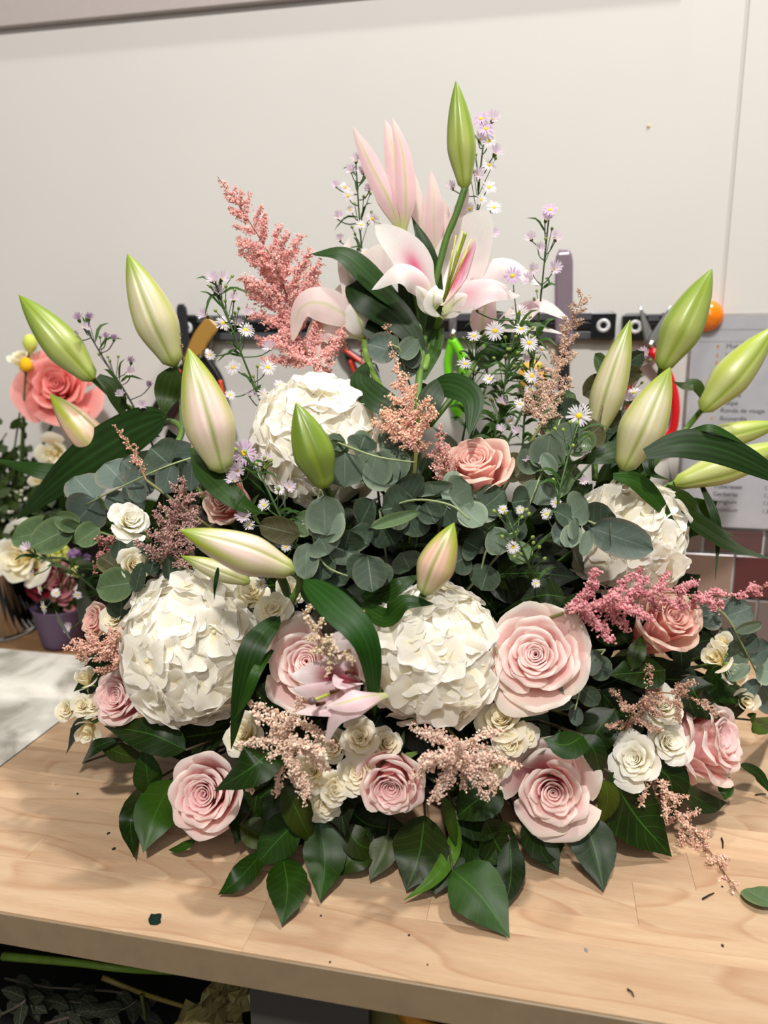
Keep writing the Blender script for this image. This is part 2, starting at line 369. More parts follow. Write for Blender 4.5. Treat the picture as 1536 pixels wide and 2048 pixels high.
# cabinet below: back panel, upright panels, shelf with cuttings; the shade is painted in as near-black
zc = T - TH
cab = thing('under_counter_cabinet', 'open cabinet under the worktop, its shade painted near-black, with a grey upright panel', 'cabinet', fr(ul, vf + .05, 0))
world_child('shelf', MB().box(ul - .5, ur, vf + .03, vf + .60, zc - .34, zc - .32, hx('#1E1B1A')), cab, 'matt', smooth=False)
world_child('back_panel', MB().box(ul - .5, ur, vf + .60, vf + .62, 0, zc - .001, hx('#141211')), cab, 'matt', smooth=False)
g0 = None
def under(px, py, v):                       # pixel on a vertical plane under the worktop
    d = ray(px, py); s = (v - CAM.dot(V)) / d.dot(V); return CAM + d * s
ga = under(500, 2000, vf + .05).dot(U); gb = under(737, 2010, vf + .05).dot(U)
world_child('upright_panel', MB().box(ga, gb, vf + .05, vf + .055, 0, zc - .001, hx('#45413D')), cab, 'plain', label='grey upright panel', smooth=False)
world_child('upright_panel', MB().box(ul - .5, ul - .48, vf + .04, vf + .60, 0, zc - .03, hx('#2A2625')), cab, 'plain', smooth=False)
world_child('upright_panel', MB().box(ur - .02, ur, vf + .04, vf + .60, 0, zc - .001, hx('#2A2625')), cab, 'plain', smooth=False)
sh = zc - .32
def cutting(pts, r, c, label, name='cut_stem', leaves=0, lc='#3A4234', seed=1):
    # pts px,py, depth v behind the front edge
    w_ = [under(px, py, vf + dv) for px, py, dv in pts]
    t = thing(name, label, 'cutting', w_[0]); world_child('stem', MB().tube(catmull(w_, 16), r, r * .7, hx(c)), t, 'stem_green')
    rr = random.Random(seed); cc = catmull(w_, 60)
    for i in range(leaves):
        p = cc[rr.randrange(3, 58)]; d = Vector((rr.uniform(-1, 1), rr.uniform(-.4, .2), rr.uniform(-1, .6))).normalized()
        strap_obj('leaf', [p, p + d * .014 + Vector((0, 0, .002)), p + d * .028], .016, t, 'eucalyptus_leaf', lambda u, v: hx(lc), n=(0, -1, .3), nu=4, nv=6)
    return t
# ------------------------------------------------------------------ leaf / petal ribbons
def w_leaf(v): return max(0.0, math.sin(math.pi * min(1, v ** .72))) ** .8
def w_ovate(v): return (math.sin(math.pi * v ** .76)) ** .95 * (1 - .22 * ss(.7, .97, v)) if 0 < v < 1 else 0.0
def w_strap(v): return min(1, (v * 2.6 + .22)) ** .7 * (1 - ss(.45, 1.02, v)) ** .8 if v < 1 else 0
def w_petal(v): return (.30 + .70 * ss(0, .5, v)) * (1 - max(0, (v - .55) / .45) ** 2.2) ** .65 if v < 1 else 0
def w_tepal(v): return (.30 + .70 * ss(0, .42, v)) * (1 - max(0, (v - .40) / .60) ** 1.7) ** .8 if v < 1 else 0
def strap(cl, width, wf, colf, n=None, cup=0.0, fold=0.0, nu=7, nv=14, wave=0.0, zmin=None, seed=0, twist=0.0, serr=0.0):
    pts = catmull(cl, nv); mb = MB(); rows = []; cols_ = []
    ns = n if isinstance(n, list) else [n] * len(cl)
    for i, p in enumerate(pts):
        v = i / (nv - 1); t = pts[min(i + 1, nv - 1)] - pts[max(i - 1, 0)]; t.normalize()
        if n is None: h = (CAM - p).normalized() + Vector((0, 0, .55))
        else:
            k = v * (len(ns) - 1); a = int(min(k, len(ns) - 2)) if len(ns) > 1 else 0
            h = Vector(ns[a]).lerp(Vector(ns[min(a + 1, len(ns) - 1)]), k - a)
        s = t.cross(h); s.normalize(); nn = s.cross(t)
        if twist:
            q = Matrix.Rotation(twist * v, 3, t); s = q @ s; nn = q @ nn
        w = width * wf(v) * .5; r = []; c = []
        for j in range(nu):
            u = -1 + 2 * j / (nu - 1); e = w * u
            if serr and abs(u) == 1: e *= 1 + serr * (i % 2)
            z = -cup * w * u * u + fold * w * (abs(u)) + wave * width * math.sin(v * 11 + seed + u * 1.3) * abs(u) ** 2 * math.sin(math.pi * v)
            q = p + s * e + nn * z
            if zmin is not None and q.z < zmin: q.z = zmin + .0003 * (i + j) * .1
            r.append(q); c.append(colf(u, v))
        rows.append(r); cols_.append(c)
    mb.grid(rows, cols_); return mb
def strap_obj(name, cl, width, parent, mt, colf, wf=w_leaf, **k):
    return world_child(name, strap(cl, width, wf, colf, **k), parent, mt)

# ------------------------------------------------------------------ rose petals
def rose_petal(i, N, kind, pal, rng, nu=13, nv=11):
    f = i / (N - 1); th0 = i * 2.399 + rng.uniform(-.22, .22); cup = kind == 'cup'
    Ri = (.82 if cup else 1.0) * (.045 + .955 * f ** (.95 if cup else 1.28)) * rng.uniform(.96, 1.05) * (rng.uniform(1.0, 1.22) if f > .82 else 1)
    if cup: Hi = .16 + .16 * math.sin(f * 2.9) - .22 * f ** 4
    else: Hi = .08 + .10 * math.sin(f * math.pi) - .40 * f ** 2.6
    span = (1.9 + (.80 - 1.9) * ss(0, .6, f)) * (1 if kind != 'spray' else .92)
    roll = (.034 + .17 * f ** 1.6) * rng.uniform(.75, 1.3)
    if kind == 'spray': roll *= 1.15
    base = -1.05 if not cup else -1.25
    sd = rng.uniform(0, 50); pt = rng.uniform(.5, 1.1) * (1.5 if kind == 'spray' else .9); kb = .30 + (.45 if cup else .62) * f
    rows = []; cs = []; tint = rng.uniform(-.10, .10); lean = rng.uniform(-.04, .04) * f
    for a in range(nv):
        v = a / (nv - 1); r_ = []; c_ = []
        for b in range(nu):
            u = -1 + 2 * b / (nu - 1)
            top = 1 - .13 * abs(u) ** 3.5 + .05 * pt * (1 - abs(u)) ** 1.6 * ss(.15, .7, f) - .05 * ss(.15, .7, f)
            vv = v * top
            bod = min(1, vv / .80); q = max(0, (vv - .72) / .28)
            rho = (Ri - roll * .8) * (.10 + .90 * bod ** kb) + roll * (q ** 1.3) * 1.15 + .07 * Ri * u * (1 - .7 * f)
            z = base + (Hi - base) * min(1, vv / .86) ** .9 - roll * .75 * max(0, q - .35) ** 1.6 - (.04 + .10 * f) * abs(u) ** 3 * v + lean * u
            z += .05 * (f + .1) * v ** 4 * math.sin(u * 4.5 + sd); rho *= 1 + .018 * math.sin(u * 7 + sd) * v
            th = th0 + u * span * (.34 + .66 * min(1, vv * 1.6) ** .7) * (1 - .12 * ss(.9, 1, vv))
            nn = noise.noise(Vector((math.cos(th) * 2 + sd, math.sin(th) * 2, v * 2))) * .055 * (f + .15) * v
            r_.append(((rho + nn) * math.cos(th), (rho + nn) * math.sin(th), z + nn * .8))
            rim = max(ss(.78, .97, v), ss(.86, 1.0, abs(u)) * ss(.3, .8, v) * .8)
            c = mix(pal['deep'], pal['body'], ss(.30, .80, v) * .75 + .30 * f + tint)
            c = mix(c, pal['rim'], rim * (.60 + .4 * f))
            if f > .84: c = mix(c, pal['outer'], .55 * ss(.3, 1, v) * (.6 + .4 * math.sin(sd + u * 3)))
            c_.append(c)
        rows.append(r_); cs.append(c_)
    return MB().grid(rows, cs)
def rose_set(kind, N, pal, seed, nu=13, nv=11):
    rng = random.Random(seed)
    return [rose_petal(i, N, kind, pal, rng, nu, nv).mesh('rose_petal', 'petal') for i in range(N)]
PINK = dict(deep=hx('#EC929C'), body=hx('#FCD9D5'), rim=hx('#FFF8EC'), outer=hx('#FAEEDA'))
PINK2 = dict(deep=hx('#EC909C'), body=hx('#FACBCB'), rim=hx('#FFF6EA'), outer=hx('#F8DCD4'))
CREAM = dict(deep=hx('#F4E29A'), body=hx('#FCF5DA'), rim=hx('#FFFCF2'), outer=hx('#FBF6E4'))
WHITE = dict(deep=hx('#F8F0C4'), body=hx('#FDFAEC'), rim=hx('#FFFEF8'), outer=hx('#FDFAF0'))
PEACH = dict(deep=hx('#F2A8A0'), body=hx('#F6C4BC'), rim=hx('#F8E0CC'), outer=hx('#F0D9C0'))
CORAL = dict(deep=hx('#E8605C'), body=hx('#F49A92'), rim=hx('#F8B9B0'), outer=hx('#F6AFA8'))
BURG = dict(deep=hx('#3A0A10'), body=hx('#6A0F1C'), rim=hx('#7C1826'), outer=hx('#6A1020'))
SETS = {
 'open1': rose_set('open', 38, PINK, 3), 'open2': rose_set('open', 36, PINK, 8), 'open3': rose_set('open', 30, PINK, 21),
 'cup1': rose_set('cup', 32, PINK2, 5), 'cup2': rose_set('cup', 30, PEACH, 6),
 'spray1': rose_set('spray', 26, CREAM, 4, 8, 7), 'spray2': rose_set('spray', 24, CREAM, 9, 8, 7), 'spray3': rose_set('spray', 30, WHITE, 14, 9, 7),
 'budr': rose_set('cup', 9, CREAM, 31, 8, 7), 'coral': rose_set('open', 24, CORAL, 12, 9, 7), 'burg': rose_set('spray', 18, BURG, 2, 8, 6),
 'ivory': rose_set('spray', 16, CREAM, 44, 8, 6), 'rosy': rose_set('spray', 16, dict(deep=hx('#B8606C'), body=hx('#CE8088'), rim=hx('#DC9A98'), outer=hx('#D08C8C')), 45, 8, 6)}
def sepals(parent, r=1.0, zb=-1.05):
    m = MB()
    m.lathe([(0, zb - .22), (.10, zb - .18), (.17, zb - .05), (.15, zb + .04), (.05, zb + .1)], hx('#5E7A3A'), 10)
    for k in range(5):
        a = k * 2 * math.pi / 5; d = Vector((math.cos(a), math.sin(a), 0))
        p = [Vector((0, 0, zb)) + d * .12, Vector((0, 0, zb - .02)) + d * .38, Vector((0, 0, zb - .2)) + d * .62]
        s = strap(p, .17, w_leaf, lambda u, v: hx('#6E8C46'), n=(0, 0, 1), nu=3, nv=5); n = len(m.v); m.v += s.v; m.f += [tuple(i + n for i in f) for f in s.f]; m.c += s.c; m.uv += s.uv
    return m
CALYX = sepals(None).mesh('calyx', 'stem_green'); CALYXC = sepals(None, zb=-1.25).mesh('calyx', 'stem_green')
HEART = fr(0, 0, 0) + Vector((.02, .87, T + .07))
def stem_to_foam(parent, p, d, r=.0018, c='#26381A', name='stem'):
    e = HEART + Vector((max(-.15, min(.15, (p.x - .02) * .35)), -.03, .0)); mid = p - Vector(d).normalized() * .02
    pts = [p, mid.lerp(e, .12) + Vector((0, .015, 0)), mid.lerp(e, .6), e]
    if min(q.z for q in pts) < T + .004: pts = [Vector((q.x, q.y, max(q.z, T + .006))) for q in pts]
    return world_child(name, MB().tube(catmull(pts, 10), r, r, hx(c)), parent, 'stem_green')
def face(p, dx=0, up=0):
    # direction from the flower to the eye, turned by dx (right) and up
    d = (CAM - p).normalized(); s = RIGHT; u = s.cross(d) * -1
    if u.z < 0: u = -u
    return (d + s * dx + u * up).normalized()
def rose(px, py, diam, st, label, dx=0, up=0, o=0.0, roll=0, zs=1.0, off=.0, cat='flower', group=None, name='rose', shift=0.35):
    pf = P(px, py, o); R = diam * .5 * mpp(pf) * (1.0 if 'cup' not in st else 1.06); d = face(pf, dx, up)
    p = pf - d * R * .1
    t = thing(name, label, cat, M=aim(p, d, R, roll), group=group)
    t.scale = (R, R, R * zs)
    t.matrix_basis = aim(p, d, (R, R, R * zs), roll)
    for m in SETS[st]: ob('petal', m, t)
    ob('calyx', CALYXC if 'cup' in st else CALYX, t)
    stem_to_foam(t, p - d * R * zs * 1.1, d); return t
def spray(label, heads, group=None, name='spray_rose'):
    p0 = P(heads[0][0], heads[0][1], .04); t = thing(name, label, 'flower', p0, group=group)
    m = MB(); core = sum((P(h[0], h[1], .06) for h in heads), Vector()) / len(heads)
    core = core.lerp(HEART, .25)
    for h in heads:
        px, py, dm, st, dx, up = h[:6]; o = h[6] if len(h) > 6 else 0
        pf = P(px, py, o); R = dm * .5 * mpp(pf) * 1.04; d = face(pf, dx, up); p = pf - d * R * .1
        b = ob('bloom', bpy.data.meshes.get('calyx'), t, M=Matrix.Translation(-p0) @ aim(p, d, R * (1 if st != 'budr' else 1.1), px * .1))
        for q in SETS[st]: ob('petal', q, b)
        e = p - d * R * 1.1; m.tube(catmull([e, e.lerp(core, .5) - d * .01, core], 6), .0013, .0016, hx('#5E7A3A'), 5)
    m.tube(catmull([core, core.lerp(HEART, .5), HEART], 5), .002, .002, hx('#4A6632'), 5)
    world_child('stem', m, t, 'stem_green'); return t

# ------------------------------------------------------------------ hydrangea
def hyd_petal(seed):
    rng = random.Random(seed); rows = []; cs = []; cupz = rng.uniform(.02, .16); tw = rng.uniform(-.12, .12)
    nu, nv = 8, 8
    for a in range(nv):
        v = a / (nv - 1); L = .06 + .94 * v; w = (.18 + .95 * math.sin(math.pi * min(1, .08 + v * .84)) ** .8) * .60
        r = []; c = []
        for b in range(nu):
            u = -1 + 2 * b / (nu - 1); y = L - .22 * abs(u) ** 2.2 * v ** 2
            z = .14 * v - cupz * v * v * 1.1 + .10 * u * u * v * (1 - v * .7) + tw * .6 * u * v + .035 * v * v * math.sin(4 * u + seed * 1.7)
            r.append((w * u, y, z)); e = max(ss(.7, 1, v), ss(.75, 1, abs(u)))
            c.append(mix(mix(hx('#F8EFCC'), hx('#FDF9EC'), ss(0, .4, v)), hx('#FFFDF8'), e))
        rows.append(r); cs.append(c)
    return MB().grid(rows, cs).mesh('hydrangea_petal', 'hydrangea_petal')
HP = [hyd_petal(i) for i in range(6)]
hb = MB().lathe([(0, -.10), (.05, -.08), (.09, 0), (.08, .06), (.03, .10), (0, .105)], hx('#F4ECC8'), 8)
hb.tube([(0, 0, 0), (0, 0, -.55)], .03, .03, hx('#D5DCA8'), 5)
HB = hb.mesh('floret', 'petal')
def hydrangea(px, py, rx, rz, label, dx=0, up=.2, o=.0, n=64, seed=1, fs=.345):
    pf = P(px, py, o); R = rx * mpp(pf); d = face(pf, dx, up); rng = random.Random(seed)
    c = pf + (CAM - pf).normalized() * -R * .55
    t = thing('hydrangea', label, 'flower', M=aim(c, d, 1.0))
    core = MB().lathe([(R * .70 * math.sin(a * math.pi / 10), -R * .70 * math.cos(a * math.pi / 10)) for a in range(11)], hx('#E6DDB8'), 16)
    ob('flower_core', core, t, 'petal', Matrix.Diagonal((1, 1, 1, 1)))
    for i in range(n):
        z = 1 - 1.45 * (i + .5) / n; r = math.sqrt(max(0, 1 - z * z)); a = i * 2.39996 + rng.uniform(-.12, .12)
        q = Vector((r * math.cos(a), r * math.sin(a), z)); s = rng.uniform(.80, .93)
        nd = (q + Vector((rng.uniform(-1, 1), rng.uniform(-1, 1), rng.uniform(-1, 1))) * .24).normalized()
        sc = R * 1.16 * fs * rng.uniform(.88, 1.12)
        M = aim(Vector((q.x * R * s, q.y * R * s * rz / rx, q.z * R * s)), nd, sc, rng.uniform(0, 6.28))
        f = ob('floret', HB, t, M=M)
        for k in range(4):
            ob('petal', HP[rng.randrange(6)], f, M=Matrix.Rotation(k * math.pi / 2 + rng.uniform(-.12, .12), 4, 'Z') @ Matrix.Rotation(rng.uniform(-.15, .28), 4, 'X') @ Matrix.Translation((0, .0, rng.uniform(-.02, .03))))
    stem_to_foam(t, c - d * R * .5, d, .0035); return t

# ------------------------------------------------------------------ lily buds, flowers, leaves
def bud_mesh(green, blush, seed):
    rng = random.Random(seed); nu, nv = 36, 22; rows = []; cs = []
    for a in range(nv):
        v = a / (nv - 1)
        # base at 0, tip at 1; fullest at 0.4
        r = min(1, v / .035 + .15) ** .5 * (.40 + .60 * ss(-.06, .40, v)) * (1 - max(0, (v - .36) / .64) ** 1.75) ** .9 if v < 1 else 0
        r = max(r, .02); row = []; c_ = []
        for b in range(nu):
            th = 2 * math.pi * b / nu; q = (math.cos(3 * th)); rib = max(0, q) ** (1.6 if green < .2 else 3); seam = max(0, -q) ** 45
            rr = r * (1 + .035 * max(0, -q) ** 2 * 0 + .015 * rib - .10 * seam + .05 * q * 0)
            row.append((rr * math.cos(th) * .5, rr * math.sin(th) * .5, v + .012 * math.sin(v * 3)))
            g = mix(hx('#B3BC66'), hx('#86A232'), ss(.25, 1, v)) if green < .95 else (mix(hx('#A6B258'), hx('#7A9828'), ss(.25, 1, v)) if green < 1.5 else mix(hx('#75883A'), hx('#6A8222'), v))
            base = mix(hx('#D6D3A0'), blush, ss(.02, .45, v))
            base = mix(base, g, max(ss(.52, .98, v), green))
            if 1.5 > green > .5: base = mix(base, hx('#DDE0A0'), .30 * ss(.1, .5, 1 - abs(q)) * (1 - v))
            base = mix(base, hx('#F4E8DC'), .35 * (1 - green) * (.5 + .5 * math.sin(th * 17 + v * 3)) * ss(.1, .4, v) * (1 - ss(.6, .9, v)))
            base = mix(base, hx('#A9B81E') if green < .9 else hx('#7E9A26'), min(1, .92 * rib) * (.35 + .65 * ss(.1, .8, v))); base = mix(base, hx('#8A9A2A'), .8 * seam)
            base = mix(base, hx('#93A83A'), (1 - ss(0, .14, v)) * .8)
            base = mix(base, hx('#E4DFAE'), .45 * max(0, abs(q) < .86 and abs(q) > .55) * (1 - green * .6))
            c_.append(base)
        rows.append(row); cs.append(c_)
    return MB().grid(rows, cs, close=True).mesh('lily_bud', 'bud_skin')
BUD = {'blush': bud_mesh(.0, hx('#EBCDBE'), 1), 'pale': bud_mesh(.35, hx('#E6D6B8'), 2), 'green': bud_mesh(.85, hx('#C3CC7C'), 3), 'deep': bud_mesh(1.0, hx('#A3B440'), 4), 'dark': bud_mesh(2.0, hx('#7A8E30'), 6), 'peach': bud_mesh(.05, hx('#E9B79A'), 5)}
# darker, plainer green for the unripe bud
def bud(parent, tip, base, wpx, kind, o=0.0, o2=None, roll=0.5, label=None):
    a = P(base[0], base[1], o); b = P(tip[0], tip[1], o if o2 is None else o2, y=None) if o2 is None else P(tip[0], tip[1], y=a.y + o2)
    if o2 is None: b = P(tip[0], tip[1], y=a.y)
    L = (b - a).length; w = wpx * mpp(a.lerp(b, .5)) * 1.04
    q = aim(a, b - a).to_3x3().inverted() @ (CAM - a); roll = math.atan2(q.y, q.x) - math.pi + (roll - .4) * .7   # a seam faces the viewer
    M = parent_matrix(parent).inverted() @ aim(a, b - a, (w, w, L), roll)
    m = ob('bud', BUD[kind], parent, M=M, label=label); return a
def lily_leaf(parent, pts, w, c='#1F4620', name='leaf', cup=.15, fold=.28, n=None, wf=w_strap, o=0.0, wave=.02, y=None, twist=0, mt='lily_leaf'):
    # pts from base to tip: (px, py[, o])
    W = [P(q[0], q[1], (q[2] if len(q) > 2 else 0) + o, y=y) for q in pts]; wm = w * mpp(W[len(W) // 2])
    cc = hx(c)
    return strap_obj(name, W, wm, parent, mt, lambda u, v: mix(cc, mix(cc, (0, 0, 0), .35), abs(u) * .4), wf=wf, cup=cup, fold=fold, n=n, wave=wave, nv=18, nu=9, twist=twist)
def stemline(parent, pts, r=.0032, c='#55762F', o=.02, end=True, name='stem', y=None, r1=None):
    W = [P(q[0], q[1], (q[2] if len(q) > 2 else 0) + o, y=y) for q in pts]
    if end: W += [W[-1].lerp(HEART, .6), HEART]
    return world_child(name, MB().tube(catmull(W, 8 * len(W)), r, r1 or r, hx(c), 8), parent, 'stem_green')
def tepal(parent, pts, w, inner=True, cup=-.25, n=None, y=None, o=0, streak=.8, pink=.0, green=.5, wf=w_tepal, wave=.03, name='petal', body='#FBF7F2', twist=0, fold=0, stk='#E0457E', s0=.12, s1=.55, sw=.42):
    W = [P(q[0], q[1], (q[2] if len(q) > 2 else 0) + o, y=y) for q in pts]; wm = w * mpp(W[len(W) // 2])
    def cf(u, v):
        c = hx(body)
        c = mix(c, hx('#F3C6D2'), pink * (1 - abs(abs(u) - .5)) * ss(0, .3, v) * (1 - ss(.7, 1, v)))
        if streak: c = mix(c, hx(stk), streak * math.exp(-(u / sw) ** 2) * ss(s0, s0 + .14, v) * (1 - ss(s1 - .25, s1 + .05, v)))
        if green: c = mix(c, hx('#C2CF72'), green * max((1 - ss(.0, .28, v)), .9 * math.exp(-(u / .10) ** 2) * (1 - ss(.75, 1, v)) * (0 if inner else 1)))
        return c
    return strap_obj(name, W, wm, parent, 'lily_petal', cf, wf=wf, cup=cup, n=n, wave=wave, nv=20, nu=11, twist=twist, fold=fold)

# ------------------------------------------------------------------ astilbe
def plume(label, axis, maxw, n, c0, c1, seed=1, lean=.75, droop=0.0, o=0.0, start=.12, y=None, prof=None, bead=.0011, dens=1.0, depthsp=1.0, group=None, tipc=None, up=None, foot=True, d2=.55):
    # axis from base to tip in px; maxw px: half-length of the longest side branch
    rng = random.Random(seed); W = [P(q[0], q[1], (q[2] if len(q) > 2 else 0) + o, y=y) for q in axis]
    t = thing('astilbe_plume', label, 'flower', W[0], group=group); cl = catmull(W, 60); m = mpp(W[len(W) // 2]); mw = maxw * m
    st = MB(); st.tube(cl[::3] + [cl[-1]], .0013, .0004, hx('#8C6A4A'), 5)
    if foot: st.tube(catmull([W[0], W[0].lerp(HEART, .5), HEART], 6), .0016, .0013, hx('#6A6A3A'), 5)
    sites = []
    def twig(p, d, L, lev):
        k = max(3, int(L / .004)); pts = [p.copy()]; q = p.copy(); dd = d.copy()
        for i in range(k):
            dd = (dd + Vector((0, 0, -droop * .06)) + Vector([rng.uniform(-1, 1) for _ in range(3)]) * .06 + (up or Vector((0, 0, 0))) * .04).normalized()
            q = q + dd * (L / k); pts.append(q.copy())
        for i in range(1, len(pts)):
            a, b = pts[i - 1], pts[i]; nn = max(1, int((b - a).length / .0013 * dens))
            for j in range(nn): sites.append((a.lerp(b, (j + rng.random()) / nn), .55 + .45 * (1 - i / len(pts)), i / len(pts)))
        if lev == 0: st.tube([pts[0], pts[len(pts) // 2], pts[-1]], .0004, .0002, hx('#A87C5C'), 3, cap=False)
        if lev < 1 and L > .010:
            for i in range(1, len(pts) - 1):
                for sgn in (-1, 1):
                    ax = dd.cross(Vector([rng.uniform(-1, 1) for _ in range(3)])).normalized()
                    loc = (pts[i + 1] - pts[i]).normalized()
                    twig(pts[i], (loc * .7 + ax * .75).normalized(), L * .25 * (1 - .6 * i / len(pts)), lev + 1)
    for i in range(n):
        f = start + (1 - start) * (i + rng.random() * .6) / n; k = min(58, int(f * 59)); p = cl[k]; tan = (cl[k + 1] - cl[k]).normalized()
        pr = prof(f) if prof else (1 - f) ** .85 * (.55 + .45 * min(1, (f - start) * 6 + .2))
        a = i * 2.4 + rng.uniform(-.4, .4); x = tan.orthogonal().normalized(); yv = tan.cross(x)
        side = x * math.cos(a) + yv * math.sin(a); side.y *= depthsp; side.normalize()
        twig(p, (tan * lean + side).normalized(), max(.003, mw * pr * rng.uniform(.8, 1.1) * (1 if lean > 0.2 else 1)), 0)
    # florets: small pointed grains, three to a site
    S = np.array([s[0][:] for s in sites]); K = len(S); rr = np.random.RandomState(seed)
    base = np.array([(1, 0, 0), (-.5, .87, 0), (-.5, -.87, 0), (0, 0, 1.25), (0, 0, -1.25)]); fs0 = np.array([(0, 1, 3), (1, 2, 3), (2, 0, 3), (1, 0, 4), (2, 1, 4), (0, 2, 4)])
    C = np.repeat(S, 2, 0) + rr.normal(0, bead * 1.0, (K * 2, 3)); n2 = len(C)
    ax = rr.normal(size=(n2, 3)); ax /= np.linalg.norm(ax, axis=1)[:, None]; bx = np.cross(ax, rr.normal(size=(n2, 3))); bx /= np.linalg.norm(bx, axis=1)[:, None]; cx = np.cross(ax, bx)
    sc = bead * rr.uniform(.6, 1.15, n2)[:, None, None]
    Vv = (base[None, :, 0, None] * bx[:, None] + base[None, :, 1, None] * cx[:, None] + base[None, :, 2, None] * ax[:, None]) * sc + C[:, None]
    Ff = (fs0[None] + (np.arange(n2) * 5)[:, None, None]).reshape(-1, 3)
    a0, a1 = np.array(hx(c0)), np.array(hx(c1)); tt = rr.beta(1.2, 1.2, n2)[:, None]; cc = a0 + (a1 - a0) * tt
    if tipc is not None:
        ht = np.repeat(np.array([s[2] for s in sites]), 2)[:, None]; cc = cc * (1 - ht * .6) + np.array(hx(tipc)) * ht * .6
    me = bpy.data.meshes.new('florets'); me.from_pydata(Vv.reshape(-1, 3).tolist(), [], Ff.tolist())
    at = me.color_attributes.new('Col', 'FLOAT_COLOR', 'POINT'); arr = np.ones((n2 * 5, 4), 'f'); arr[:, :3] = np.repeat(cc, 5, 0); at.data.foreach_set('color', arr.ravel()); me.materials.append(MATS['floret'])
    fo = ob('florets', me, t); fo.matrix_basis = parent_matrix(t).inverted(); fo['kind'] = 'stuff'
    world_child('stem', st, t, 'stem_green'); return t

# ------------------------------------------------------------------ asters
def daisy_mesh(c, c2, openness, n, seed):
    rng = random.Random(seed); m = MB()
    for k in range(n):
        a = 2 * math.pi * k / n + rng.uniform(-.1, .1); L = rng.uniform(.85, 1.05); el = openness + rng.uniform(-.16, .16)
        d = Vector((math.cos(a) * math.cos(el), math.sin(a) * math.cos(el), math.sin(el)))
        s = Vector((-math.sin(a), math.cos(a), 0)); p0 = d * .16; p1 = d * L * .62 + Vector((0, 0, .03)); p2 = d * L - Vector((0, 0, .06)); w = .085
        m.add([p0 - s * w * .5, p0 + s * w * .5, p1 - s * w, p1 + s * w, p2 - s * w * .5, p2 + s * w * .5], [(0, 1, 3, 2), (2, 3, 5, 4)], [c2, c2, c, c, c, c])
    # green cup
    m.lathe([(.03, -.45), (.12, -.40), (.20, -.2), (.22, 0), (.16, .03)], hx('#6C8A3E'), 8); return m.mesh('blossom', 'petal')
DAISY = {'white': daisy_mesh(hx('#F7F2F4'), hx('#EFE8EA'), .15, 24, 1), 'lilac': daisy_mesh(hx('#E2C6E4'), hx('#EBDCEC'), .15, 24, 2), 'half': daisy_mesh(hx('#E2D2E0'), hx('#E8DEE6'), .75, 20, 3), 'dusk': daisy_mesh(hx('#B295B4'), hx('#A08AA0'), .95, 16, 4)}
DISC = MB().lathe([(0, -.02), (.22, 0), (.24, .05), (.18, .11), (.08, .13), (0, .135)], hx('#E8C42A'), 10).mesh('disc', 'matt')
DISCD = MB().lathe([(0, -.02), (.16, 0), (.17, .05), (.12, .11), (0, .125)], hx('#B99A4C'), 8).mesh('disc', 'matt')
ABUD = MB().lathe([(0, -.5), (.3, -.3), (.42, 0), (.3, .35), (0, .5)], hx('#7E9440'), 7).mesh('flower_bud', 'stem_green')
def aster(label, main, heads, o=0.0, buds=6, leaves=8, seed=1, sc='#3E5B2B', y=None, lw=7, group=None, foot=True):
    # main: px polyline base to tip; heads: (px, py, diam, kind, dx, up)
    rng = random.Random(seed); W = [P(q[0], q[1], (q[2] if len(q) > 2 else 0) + o, y=y) for q in main]; t = thing('aster_stem', label, 'flower', W[0], group=group)
    cl = catmull(W, 40); m = MB(); m.tube(cl[::2] + [cl[-1]], .0013, .0008, hx(sc), 5)
    if foot: m.tube(catmull([W[0], W[0].lerp(HEART, .5), HEART], 6), .0016, .0013, hx(sc), 5)
    L = (W[-1] - W[0]).length; dirv = (W[-1] - W[0]).normalized()
    for h in heads:
        px, py, dm, kind = h[:4]; dx = h[4] if len(h) > 4 else rng.uniform(-.5, .5); up = h[5] if len(h) > 5 else rng.uniform(.2, 1.0)
        p = P(px, py, o + rng.uniform(-.012, .008), y=y)
        # join the main stem a little lower down
        best = min(range(40), key=lambda i: abs((cl[i] - p).length - (.018 + .35 * (min((c - p).length for c in cl)))) + (0 if (p - cl[i]).dot(dirv) > 0 else .05))
        d = face(p, dx, up); R = dm * (.5 if kind in ('white', 'lilac') else .62) * mpp(p)
        j = cl[best]; md = j.lerp(p, .55) - d * .004 + dirv * -.002
        m.tube(catmull([j, md, p - d * R * .4], 6), .0007, .0006, hx(sc), 4, cap=False)
        b = ob('blossom', DAISY[kind], t, M=parent_matrix(t).inverted() @ aim(p, d, R, rng.uniform(0, 6)))
        if kind in ('white', 'lilac'): ob('disc', DISC, b)
        elif kind == 'half': ob('disc', DISCD, b)
    for i in range(buds):
        k = rng.randrange(12, 39); p = cl[k] + Vector([rng.uniform(-1, 1) * .016, rng.uniform(-1, 1) * .012, rng.uniform(0, 1) * .016])
        m.tube([cl[max(0, k - 4)], p], .0005, .0005, hx(sc), 3, cap=False)
        ob('flower_bud', ABUD, t, M=parent_matrix(t).inverted() @ aim(p, (p - cl[k - 4]), .0042))
    for i in range(leaves):
        k = rng.randrange(2, 38); p = cl[k]; sd = Vector([rng.uniform(-1, 1), rng.uniform(-.6, .4), rng.uniform(-.2, .8)]).normalized(); ln = rng.uniform(.016, .034)
        strap_obj('leaf', [p, p + sd * ln * .5 + dirv * ln * .2, p + sd * ln + Vector((0, 0, -.002))], lw * mpp(p) * rng.uniform(.6, 1.1), t, 'lily_leaf', lambda u, v: hx('#2F5226'), nu=3, nv=6, cup=.1, n=(0, -1, .6))
    world_child('stem', m, t, 'stem_green'); return t

